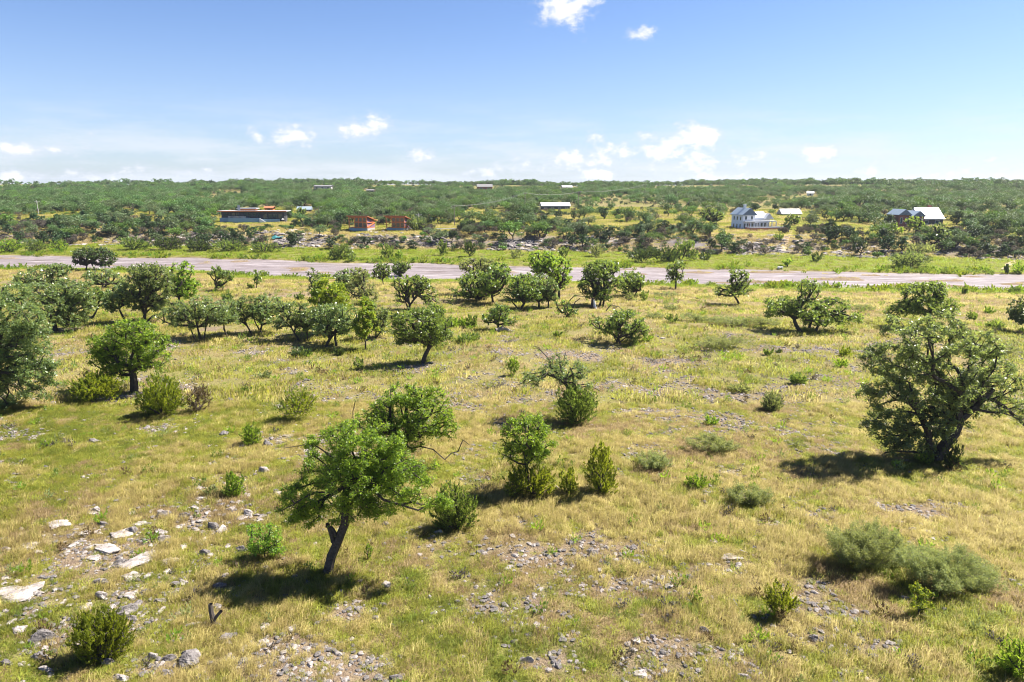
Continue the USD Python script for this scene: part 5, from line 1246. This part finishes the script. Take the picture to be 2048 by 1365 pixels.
MARKS = [(507, 430, 'the long low house'), (722, 448, 'the left orange cabin'), (798, 448, 'the right orange cabin'), (1112, 412, 'the low ranch house'), (1497, 435, 'the white farmhouse'), (1583, 425, 'the white roofed shed'), (1812, 435, 'the brick house'), (1862, 430, 'the white roofed barn'),
         (970, 374, 'the small red barn'), (78, 420, 'the lone pole at far left'), (909, 435, 'the pale power pole'), (1050, 405, 'the ranch house left pole'), (1289, 385, 'the right skyline pole'), (1820, 515, 'the widest grey bush'), (1330, 505, 'the willow thicket'), (556, 478, 'the teal tarpaulin'),
         (185, 520, 'the umbrella shaped oak'), (1575, 525, 'the lollipop tree'), (1620, 392, 'the small white hut'), (330, 486, 'the bluff thickets'), (942, 495, 'the narrow dark bushes'), (1150, 490, 'the pale willow'), (2014, 540, 'the slim right edge bush'), (40, 488, 'the left end willows'), (300, 420, 'the left woods'), (1960, 440, 'the right woods')]
LOOK = {'hill_a': 'mid green', 'hill_b': 'grey green', 'hill_c': 'dark', 'hill_d': 'bright green', 'hill_e': 'bare grey brown'}


def whereabouts(px, py):
    k_ = int(np.argmin([math.hypot((px - a_) / 1.6, (py - b_) * 1.5) for a_, b_, _ in MARKS]))
    a_, b_, nm_ = MARKS[k_]
    dx, dy = px - a_, py - b_
    if abs(dx) > 2.2 * abs(dy):
        rel = ('far to the left of ' if dx < -90 else 'left of ' if dx < -30 else 'just left of ' if dx < 0 else 'just right of ' if dx < 30 else 'right of ' if dx < 90 else 'far to the right of ')
    else:
        rel = ('just behind ' if dy > -18 else 'up the slope behind ') if dy < 0 else ('just below ' if dy < 18 else 'down the slope below ')
        rel += ''
        if abs(dx) > 25:
            return rel + nm_ + (', leftwards' if dx < 0 else ', rightwards')
    return rel + nm_


groups_ = {}
first = {}
for i in chosen:
    nm = specs[kind[i]][0]
    lab, cat, grp = LAB[nm]
    big = 'small' if sc[i] < .8 else 'large' if sc[i] > 1.05 else 'middling'
    noun = {'hillside_oak': 'oak', 'hillside_juniper': 'juniper', 'hillside_shrub': 'shrub'}[nm]
    lab = f'{big} {LOOK[specs[kind[i]][1]]} {noun} {whereabouts(px_[i], py_[i])}'
    S3 = (sc[i] * r.uniform(.9, 1.15), sc[i] * r.uniform(.9, 1.15), sc[i] * r.uniform(.85, 1.15))
    rz_ = r.random() * 360
    L3 = (x[i], y[i], z[i])
    if kind[i] not in first:
        root = thing(nm, lab, cat, L3, rz_, grp, S3)
        part(root, 'trunk', protos[kind[i]][0], BARK)
        part(root, 'crown', protos[kind[i]][1], LEAF[specs[kind[i]][1]])
        first[kind[i]] = root
    else:
        dup(first[kind[i]], L3, rz_, S3, lab, grp, cat)
rest = np.setdiff1d(np.arange(len(x)), chosen)
mats = [LEAF[q_[1]] for q_ in specs]
tag(instancer('/World/far_scrub', [(f'{specs[i][0]}_{i}', protos[i][1], mats[i]) for i in range(len(specs))], kind[rest], np.stack([x, y, z], 1)[rest], r.random(len(rest)) * 6.283, sc[rest]),
    'oak and juniper scrub covering the slope across the river', 'scrub', kind='stuff')

# beyond: the wood reads as one mass of single crowns
def far_crown(seed, h, w):
    rr = np.random.default_rng(seed)
    bl = [(rr.uniform(-.22, .22) * w, rr.uniform(-.22, .22) * w, h * rr.uniform(.45, .78), w * rr.uniform(.2, .32), w * rr.uniform(.2, .32), h * rr.uniform(.16, .26)) for _ in range(5)]
    return build_plant(None, [(0, 0, 0), (0, 0, .5), (0, 0, h * .35)], bl, rr, .6, 420, 30, w * .12, .2)[1]


N = 30000
y = np.sqrt(r.random(N) * (1250 ** 2 - 560 ** 2) + 560 ** 2)
x = (r.random(N) * 2 - 1) * (.80 * y + 10)
s = across(x, y)
p = np.stack([x, y, 0 * x], -1)
dens = np.clip(.20 + 4.4 * (fbm(p / np.array([100.0, 100, 1]), 3, 131) - .46) + 1.0 * (fbm(p / 16.0, 2, 133) - .5), .03, 1)
keep = (s > 690) & (s < 1150) & (r.random(N) < dens * np.where(s > 900, 1.0, .8))
x, y, s = x[keep], y[keep], s[keep]
z = ground(x, y)
ok = ~blocks_house(x, y, z, 6.0, 4.5)
x, y, z, s = x[ok], y[ok], z[ok], s[ok]
gk = r.choice(6, len(x), p=(.24, .24, .16, .14, .12, .10))
tall = np.clip((fbm(np.stack([x / 30, y / 60, 0 * x], -1), 2, 137) - .45) * 3, 0, 1)
gs = (.6 + .6 * r.random(len(x)) ** 1.5) * (1 + .55 * tall)
tag(instancer('/World/distant_woods', [(f'far_tree_{i}', far_crown(700 + i, (5.6, 6.2, 5.0, 5.0, 5.6, 3.6)[i], (7, 7.4, 6.5, 5.0, 6.6, 5.0)[i]), LEAF[m_]) for i, m_ in enumerate(('hill_b', 'hill_a', 'hill_a', 'hill_c', 'hill_d', 'hill_e'))], gk, np.stack([x, y, z], 1), r.random(len(x)) * 6.283, gs),
    'far off oak woods running to the skyline', 'woods', kind='stuff')
print('slope trees', len(rest), 'chosen', len(chosen), count, 'groves', len(x))

# ---------------------------------------------------------------- stones
def limestone(name, a_, b_, c_):
    return M(name, {'g': ('texture_coordinate', {}), 'n': ('noise_texture', {'scale': 2.2, 'detail': 7.0, 'roughness': .7}), 'f': ('noise_texture', {'scale': 11.0, 'detail': 4.0, 'roughness': .65}), 'o': ('object_info', {}),
                    'r': ('rgb_ramp', {'ramp': [(.3, a_), (.5, b_), (.68, c_)]}), 'pit': ('rgb_ramp', {'ramp': [(.34, (.35, .34, .36)), (.46, (1, 1, 1))]}), 'mul': ('mix_color', {'blend_type': 'multiply', 'fac': .85}),
                    'b': ('bump', {'strength': .8, 'distance': .05}), 'p': ('principled_bsdf', {'roughness': .92, 'specular_ior_level': .15})},
             [('g.object', 'n.vector'), ('g.object', 'f.vector'), ('n.fac', 'r.fac'), ('f.fac', 'pit.fac'), ('r.color', 'mul.a'), ('pit.color', 'mul.b'), ('mul.result', 'p.base_color'), ('f.fac', 'b.height'), ('b.normal', 'p.normal')])


PALE = limestone('pale_limestone', (.12, .105, .10), (.28, .25, .235), (.42, .39, .37))
GREYST = limestone('grey_limestone', (.07, .062, .06), (.145, .132, .13), (.28, .26, .25))


def stone(seed, sub=3, flat=.5, rough=.35, facet=.62):
    m = trimesh.creation.icosphere(sub)
    v = m.vertices.copy()
    rr = np.random.default_rng(seed)
    for _ in range(7):                         # broken faces
        n_ = rr.normal(0, 1, 3)
        n_ /= np.linalg.norm(n_)
        d_ = rr.uniform(.55, .9)
        over = np.maximum(v @ n_ - d_, 0)
        v -= over[:, None] * n_ * facet * 1.6
    q_ = v * 1.5 + seed * 1.37
    v *= (1 + rough * 1.5 * (fbm(q_, 4, seed) - .5) + rough * .55 * (np.abs(fbm(v * 4.2 + seed, 3, seed + 3) - .5) - .12))[:, None]
    v[:, :2] *= 1 + rough * .9 * (noise(np.stack([np.arctan2(v[:, 1], v[:, 0]) * 1.3 + 9, 0 * v[:, 0] + seed, 0 * v[:, 0]], -1), seed + 5) - .5)[:, None]
    v[:, 2] *= flat
    return v, np.array(m.faces)


ROCKS = [(28, 1186, 46, 20, 'slab', 'big flat white limestone slab cut by the left edge'), (11, 1155, 10, 7, 'p', 'small white stone on top of the flat slab at the left edge'), (111, 1050, 25, 8, 's', 'low white limestone slab in grass, uppermost of the pale slabs at left'),
         (239, 1067, 25, 11, 's', 'square pale slab with pitted top, right of the uppermost slab'), (207, 1098, 30, 10, 's', 'rounded white slab below the square pale slab'), (270, 1120, 27, 18, 'slab', 'long cracked white slab running down towards the juniper'), (258, 1152, 18, 9, 's', 'broken lower end of the long cracked slab'),
         (55, 1093, 24, 8, 's', 'thin broken slab left of the rounded white slab'), (75, 1103, 13, 4, 's', 'narrow white stone strip below the thin broken slab'), (37, 1260, 15, 15, 'b', 'blocky boulder at the lower left, standing upright'), (86, 1276, 28, 17, 'b', 'broken grey rock pile left of the bottom left juniper'),
         (78, 1316, 26, 9, 'g', 'flat grey rock in shade left of the juniper foot'), (88, 1340, 15, 8, 'g', 'dark stone in the juniper shade at the bottom left'), (250, 1222, 22, 12, 'b', 'rounded pale rock behind the bottom left juniper'), (272, 1207, 11, 14, 'b', 'upright grey rock touching the rounded pale rock'),
         (269, 1183, 9, 9, 'g', 'small dark rock above the upright grey rock'), (291, 1184, 11, 8, 'b', 'white stone right of the small dark rock'), (173, 1213, 16, 8, 's', 'flat pale stone above the bottom left juniper'), (334, 1124, 17, 7, 's', 'pale flat stone right of the long cracked slab'),
         (379, 1318, 26, 20, 'b', 'large lone grey boulder at the bottom left'), (336, 1348, 18, 12, 'b', 'crumbled rock left of the large lone boulder'), (241, 1356, 18, 11, 'b', 'pale rock at the bottom edge right of the juniper'), (432, 1216, 14, 10, 'b', 'pale block behind the dark forked stump'),
         (396, 1236, 14, 8, 'g', 'dark topped layered stone left of the forked stump'), (382, 1250, 18, 5, 's', 'flat stone below the layered stone'), (450, 1275, 18, 10, 'g', 'wedge shaped stone below the forked stump'), (436, 1250, 10, 6, 'g', 'stone at the foot of the forked stump'),
         (442, 1060, 12, 15, 't', 'tilted grey slab standing in the grass'), (1304, 768, 6, 5, 'g', 'dark round stone alone in mid meadow'), (1250, 772, 7, 4, 's', 'pale stone left of the dark round stone in mid meadow'), (1800, 1043, 9, 5, 's', 'pale stone at the edge of the stony patch on the right'),
         (1929, 1089, 13, 6, 's', 'white stone above the feathery thicket'), (1463, 1115, 22, 6, 's', 'flat weathered rock in the bare ground right of centre'), (1326, 676, 5, 3, 's', 'tiny white stone near the low spreading oak'), (533, 889, 13, 7, 'b', 'white knobbly rock right of the small leafy bush'),
         (555, 882, 9, 4, 's', 'white stone right of the knobbly rock'), (576, 871, 12, 5, 's', 'grey white flat rock above the knobbly rock'), (520, 866, 8, 7, 'b', 'white stone behind the small leafy bush'), (448, 866, 10, 8, 'g', 'grey pitted rock left of the small leafy bush'), (877, 1064, 9, 6, 'b', 'pale stone at the foot of the dense shrub')]
r2 = np.random.default_rng(5)
GENERIC = [(207, 1048, 12, 5), (275, 1048, 18, 5), (403, 1063, 8, 9), (400, 1082, 11, 11), (365, 1094, 8, 8), (377, 1078, 7, 4), (484, 1034, 13, 6), (483, 1099, 12, 7), (317, 1065, 14, 6), (326, 1079, 13, 5), (336, 1088, 10, 5), (326, 1031, 15, 5), (369, 1031, 13, 6), (315, 1166, 8, 5), (360, 1160, 8, 4),
           (349, 1170, 12, 6), (475, 1190, 11, 9), (412, 1170, 8, 6), (442, 1009, 10, 6), (403, 995, 14, 6), (477, 1005, 8, 5), (389, 1017, 10, 5), (259, 1025, 11, 7), (107, 807, 8, 3), (457, 799, 8, 4), (309, 893, 6, 5), (458, 908, 6, 4), (91, 934, 7, 4), (187, 883, 12, 4), (576, 1041, 12, 7), (616, 850, 7, 3), (543, 851, 7, 3),
           (300, 1200, 6, 4), (330, 1190, 6, 4), (110, 1180, 5, 4), (150, 1250, 6, 4), (520, 1040, 9, 5), (500, 1062, 7, 5), (455, 1093, 7, 5), (420, 1110, 6, 4), (495, 1012, 8, 5), (355, 1055, 7, 4), (180, 1095, 7, 4), (300, 1092, 6, 4)]
GENR = [(773, 1169, 11, 8), (659, 1190, 9, 5), (528, 1254, 11, 7), (524, 1285, 11, 6), (586, 1256, 11, 5), (589, 1295, 9, 6), (556, 1317, 8, 6), (536, 1304, 7, 4), (603, 1318, 7, 4), (486, 1299, 7, 6), (795, 1357, 15, 7), (771, 1046, 8, 7), (766, 1212, 10, 3), (639, 1157, 6, 5), (459, 1314, 6, 5), (700, 1240, 7, 4), (690, 1255, 6, 4), (640, 1270, 7, 4),
        (620, 1330, 8, 5), (570, 1340, 8, 5), (680, 1310, 6, 4), (510, 1330, 7, 4), (860, 1195, 6, 4), (840, 1110, 7, 3)]
GENX = [(1635, 1048, 7, 4), (1630, 1278, 14, 7), (1843, 1049, 6, 4), (1605, 1318, 9, 5), (1747, 1312, 10, 7), (1826, 1058, 8, 6), (1912, 1077, 5, 3), (1339, 1172, 10, 5), (1385, 1188, 9, 5), (1272, 1281, 12, 6), (1305, 1273, 8, 5), (1411, 1261, 16, 7), (1631, 1275, 9, 5), (1483, 1304, 7, 4), (1091, 1257, 10, 6), (1072, 1250, 7, 5), (1282, 1349, 16, 8), (1055, 1322, 15, 6),
        (1088, 1146, 6, 4), (1166, 1193, 7, 4), (1347, 1221, 6, 5), (1440, 1100, 9, 4), (1420, 1130, 8, 4), (1480, 1130, 7, 4), (1100, 1130, 6, 4), (1610, 1030, 7, 4), (1660, 1035, 7, 4), (1650, 1050, 6, 3), (1240, 1200, 6, 4), (1200, 1140, 6, 4), (1560, 1280, 7, 4), (1730, 1045, 6, 3), (1490, 1355, 12, 6)]


rr_ = np.random.default_rng(33)
for _ in range(95):
    if rr_.random() < .75:
        q_ = (int(rr_.uniform(0, 560)), int(1020 + 335 * rr_.random() ** 1.2))
    else:
        q_ = (int(rr_.uniform(380, 640)), int(rr_.uniform(850, 1060)))
    GENERIC.append((*q_, float(rr_.choice([5, 6, 7, 8, 10, 13, 16])), float(rr_.choice([4, 5, 6, 7]))))
for _ in range(30):
    GENX.append((int(rr_.uniform(1000, 2040)), int(1040 + 310 * rr_.random()), float(rr_.choice([5, 6, 7, 9, 11])), float(rr_.choice([3, 4, 5, 6]))))


def place_rock(px, py, w, h, how, lab, grp, seed):
    B, t = spot(px, py + h * .5)
    k = t / 1365
    tall = {'slab': .16, 's': .22, 'b': .72, 'g': .6, 'p': .5, 't': .9}[how]
    rx = w * k * .95
    ry = min(max(h * k * (1.7 if how in ('slab', 's') else 1.0), rx * .45), rx * 1.5)
    rz_ = max(.10, rx * tall)
    v, f = stone(seed, 4 if w > 16 else 3 if w > 8 else 2, 1.0, .6 if how in ('slab', 's') else .45)
    if how in ('slab', 's'):
        v[:, 2] = np.where(v[:, 2] > .45, .45 + (v[:, 2] - .45) * .25, v[:, 2])
    v = v * np.array([rx, ry, rz_ * (1.6 if how in ('slab', 's') else 1)])
    root_z = B[2] + rz_ * (.2 if how in ('slab', 's') else .22)
    path = numbered('/World', 'rock')
    m = usdkit.mesh(stage, path, (v, f), PALE if how in ('slab', 's', 'p') or seed % 3 == 0 else GREYST, smooth=16)
    m.AddTranslateOp().Set(Gf.Vec3d(float(B[0]), float(B[1]) + ry * .3, float(root_z)))
    m.AddRotateZOp().Set(float(r2.uniform(-25, 25)))
    if how == 't':
        m.AddRotateXOp().Set(35.0)
    tag(m.GetPrim(), lab, 'rock', grp)


for i, (px, py, w, h, how, lab) in enumerate(ROCKS):
    place_rock(px, py, w, h, how, lab, None, 900 + i)
NEAR = [(655, 1145, 'the nearest oak trunk'), (428, 1235, 'the forked stump'), (205, 1290, 'the bottom left juniper'), (379, 1318, 'the large lone boulder'), (530, 1090, 'the oak shade bush'), (1560, 1215, 'the small right juniper'), (1205, 960, 'the upright juniper'), (1838, 1215, 'the juniper seedling'),
        (270, 1120, 'the long cracked slab'), (239, 1067, 'the square pale slab'), (28, 1186, 'the left edge slab'), (442, 1060, 'the tilted grey slab'), (915, 1040, 'the dense dark shrub'), (502, 870, 'the small leafy bush'), (470, 975, 'the small fresh bush'), (322, 800, 'the plump juniper'), (600, 1320, 'the bottom gravel patch'), (1180, 1105, 'the central bare patch'),
        (1463, 1115, 'the flat weathered rock'), (1650, 1035, 'the right gravel patch'), (1740, 1085, 'the big feathery thicket'), (1929, 1089, 'the white thicket stone'), (592, 820, 'the thin open juniper'), (2030, 1340, 'the bottom right bush'), (1060, 965, 'the juniper thicket'), (334, 1124, 'the pale flat stone')]


def beside(px, py):
    a_, b_, nm_ = NEAR[int(np.argmin([math.hypot(px - a_, (py - b_) * 1.3) for a_, b_, _ in NEAR]))]
    dx, dy = px - a_, (py - b_) * 1.3
    far_ = math.hypot(dx, dy) > 60
    if abs(dx) > 2 * abs(dy):
        return ('left of ' if dx < 0 else 'right of ') + nm_ if far_ else ('close on the left of ' if dx < 0 else 'close on the right of ') + nm_
    v_ = ('behind ' if dy < 0 else 'in front of ') if far_ else ('close behind ' if dy < 0 else 'close in front of ')
    return v_ + nm_ + ('' if abs(dx) < .5 * abs(dy) else ', to its left' if dx < 0 else ', to its right')


for rows, lab, grp in ((GENERIC, 'small weathered limestone rock in the grass on the left, outside the oak shade', 'small rocks in the grass on the left'), (GENR, 'small grey stone on or beside the gravel below the nearest oak', 'stones around the gravel below the nearest oak'),
                       (GENX, 'small pale stone on the bare ground right of centre', 'stones on the bare ground on the right')):
    for i, (px, py, w, h) in enumerate(rows):
        how_ = 'sbg'[(px * 7 + py) % 3]
        place_rock(px, py, w, h, how_, f"{'tiny' if w < 7 else 'small' if w < 11 else 'broad'} {'flat pale' if how_ == 's' else 'rounded' if how_ == 'b' else 'lumpy'} stone {beside(px, py)}", grp, 1000 + px)

# gravel and pebbles, nobody could count them
x, y, r3 = scatter(90000, 20, 95, 9)
bare_, green_, s_ = masks(x, y)
keep = r3.random(len(x)) < np.clip((bare_ - .12) * 1.5, 0.05, 1)
x, y = x[keep], y[keep]
peb = [(f'pebble_{i}', stone(40 + i, 1, .6, .5), (PALE, GREYST, PALE, GREYST)[i]) for i in range(4)]
sz = .035 + .10 * r3.random(len(x)) ** 3.0 + .05 * r3.random(len(x))
tag(instancer('/World/gravel', peb, r3.integers(0, 4, len(x)), np.stack([x, y, ground(x, y) + sz * .2], 1), r3.random(len(x)) * 6.283, np.stack([sz * 1.2, sz, sz], 1)), 'grey limestone gravel strewn over the bare patches', 'gravel', kind='stuff')
# broken rock of the bluff
N = 30000
y = r2.uniform(205, 335, N)
x = r2.uniform(-1, 1, N) * (.78 * y + 8)
s_ = across(x, y)
pm = fbm(np.stack([x / 16, y / 9, 0 * x], -1), 3, 141)
keep = (s_ > 243.5) & (s_ < 272) & (r2.random(N) < np.clip((pm - .40) * 5, .05, 1) * np.where(s_ > 262, .3, 1))
x, y = x[keep], y[keep]
sz = .25 + .85 * r2.random(len(x)) ** 2.2
rub = [(f'boulder_{i}', stone(60 + i, 2, .65, .5), (PALE, GREYST, GREYST)[i % 3]) for i in range(5)]
tag(instancer('/World/bluff_rubble', rub, r2.integers(0, 5, len(x)), np.stack([x, y, ground(x, y) + sz * .1], 1), r2.random(len(x)) * 6.283, np.stack([sz * 1.4, sz, sz * .8], 1)), 'broken grey lilac limestone of the bluff above the river', 'rubble', kind='stuff')

# dead wood
DEAD = pix('dead_wood', (.055, .045, .04), rough=.9, vary=.4, scale=9)
DEADG = pix('grey_dead_wood', (.26, .23, .21), rough=.9, vary=.3, scale=9)
B, t = spot(430, 1253)


def limb(B, lines, mat, name, lab, cat):
    root = thing(name, lab, cat, B)
    for nm, pts_, r0, r1 in lines:
        q_ = []
        for px, py, dy in pts_:
            c_, _ = at_depth(px, py, B[1] + dy)
            q_.append(c_ - B)
        q_ = np.array(q_)
        part(root, nm, tubes(q_, np.arange(-1, len(q_) - 1), np.linspace(r0, r1, len(q_)), 7), mat, smooth=40)


limb(B, [('trunk', [(428, 1256, 0), (426, 1238, 0), (422, 1222, 0), (421, 1210, 0)], .13, .10), ('branch', [(427, 1242, 0), (434, 1232, 0), (442, 1223, 0)], .08, .07)], DEAD, 'dead_stump', 'dark forked dead stump standing among stones at the lower left', 'stump')
B, t = spot(1010, 664)
limb(B, [('log', [(992, 662, 0), (1005, 657, .3), (1020, 662, .6), (1034, 665, 1)], .35, .12), ('root', [(1002, 656, 0), (1006, 650, 0)], .2, .08)], DEADG, 'root_log', 'grey uprooted log lying at the foot of the small dark oak', 'log')
B, t = spot(1110, 990)
limb(B, [('branch', [(1085, 985, 0), (1105, 982, .4), (1130, 990, .2)], .05, .02), ('branch', [(1098, 975, .5), (1112, 988, 0), (1122, 1000, -.5)], .045, .02), ('branch', [(1112, 972, .6), (1125, 984, .2), (1142, 992, 0)], .04, .015)], DEADG, 'dead_branches', 'grey fallen branches in front of the juniper thicket', 'branches')
B, t = spot(1500, 1110)
limb(B, [('branch', [(1480, 1100, 0), (1500, 1108, .2), (1530, 1100, .5)], .03, .012)], DEADG, 'fallen_stick', 'thin pale stick lying on the bare ground right of centre', 'stick')
B, t = spot(1480, 1222)
limb(B, [('branch', [(1466, 1198, .6), (1478, 1216, .1), (1486, 1230, -.4)], .02, .012)], DEADG, 'fallen_stick', 'thin pale stick lying left of the small juniper at the bottom right', 'stick')
B, t = spot(1216, 628)
limb(B, [('branch', [(1212, 622, 0), (1222, 610, 0), (1238, 614, 0.4), (1245, 620, .8)], .09, .04)], DEAD, 'dead_branches', 'bare dead branch arching behind the low spreading oak', 'branches')
B, t = spot(1188, 616)
limb(B, [('stump', [(1186, 616, 0), (1185, 607, 0), (1185, 598, 0)], .35, .22)], DEAD, 'dead_stump', 'dark stump beside the white speck under the twin stemmed oak', 'stump')
limb(B + np.array([.75, -.3, 0]), [('post', [(1189, 616, -.3), (1189, 608, -.3), (1188, 601, -.3)], .22, .16), ('foot', [(1190, 611, -.5), (1192, 618, -.9)], .15, .1)], TRIM, 'white_post', 'short white leaning post under the twin stemmed oak', 'post')

# ---------------------------------------------------------------- air
HAZE = usdkit.material(stage, '/World/Looks/haze', {'v': ('principled_volume', {'color': (.80, .88, 1.0), 'density': .00006, 'anisotropy': .3})}, [], volume='v.volume')
hz_ = trimesh.creation.box([5600, 4500, 68])
hz_.apply_translation([0, 2000, 68 / 2 - 8])
tag(usdkit.mesh(stage, '/World/haze', hz_, HAZE).GetPrim(), kind='stuff')
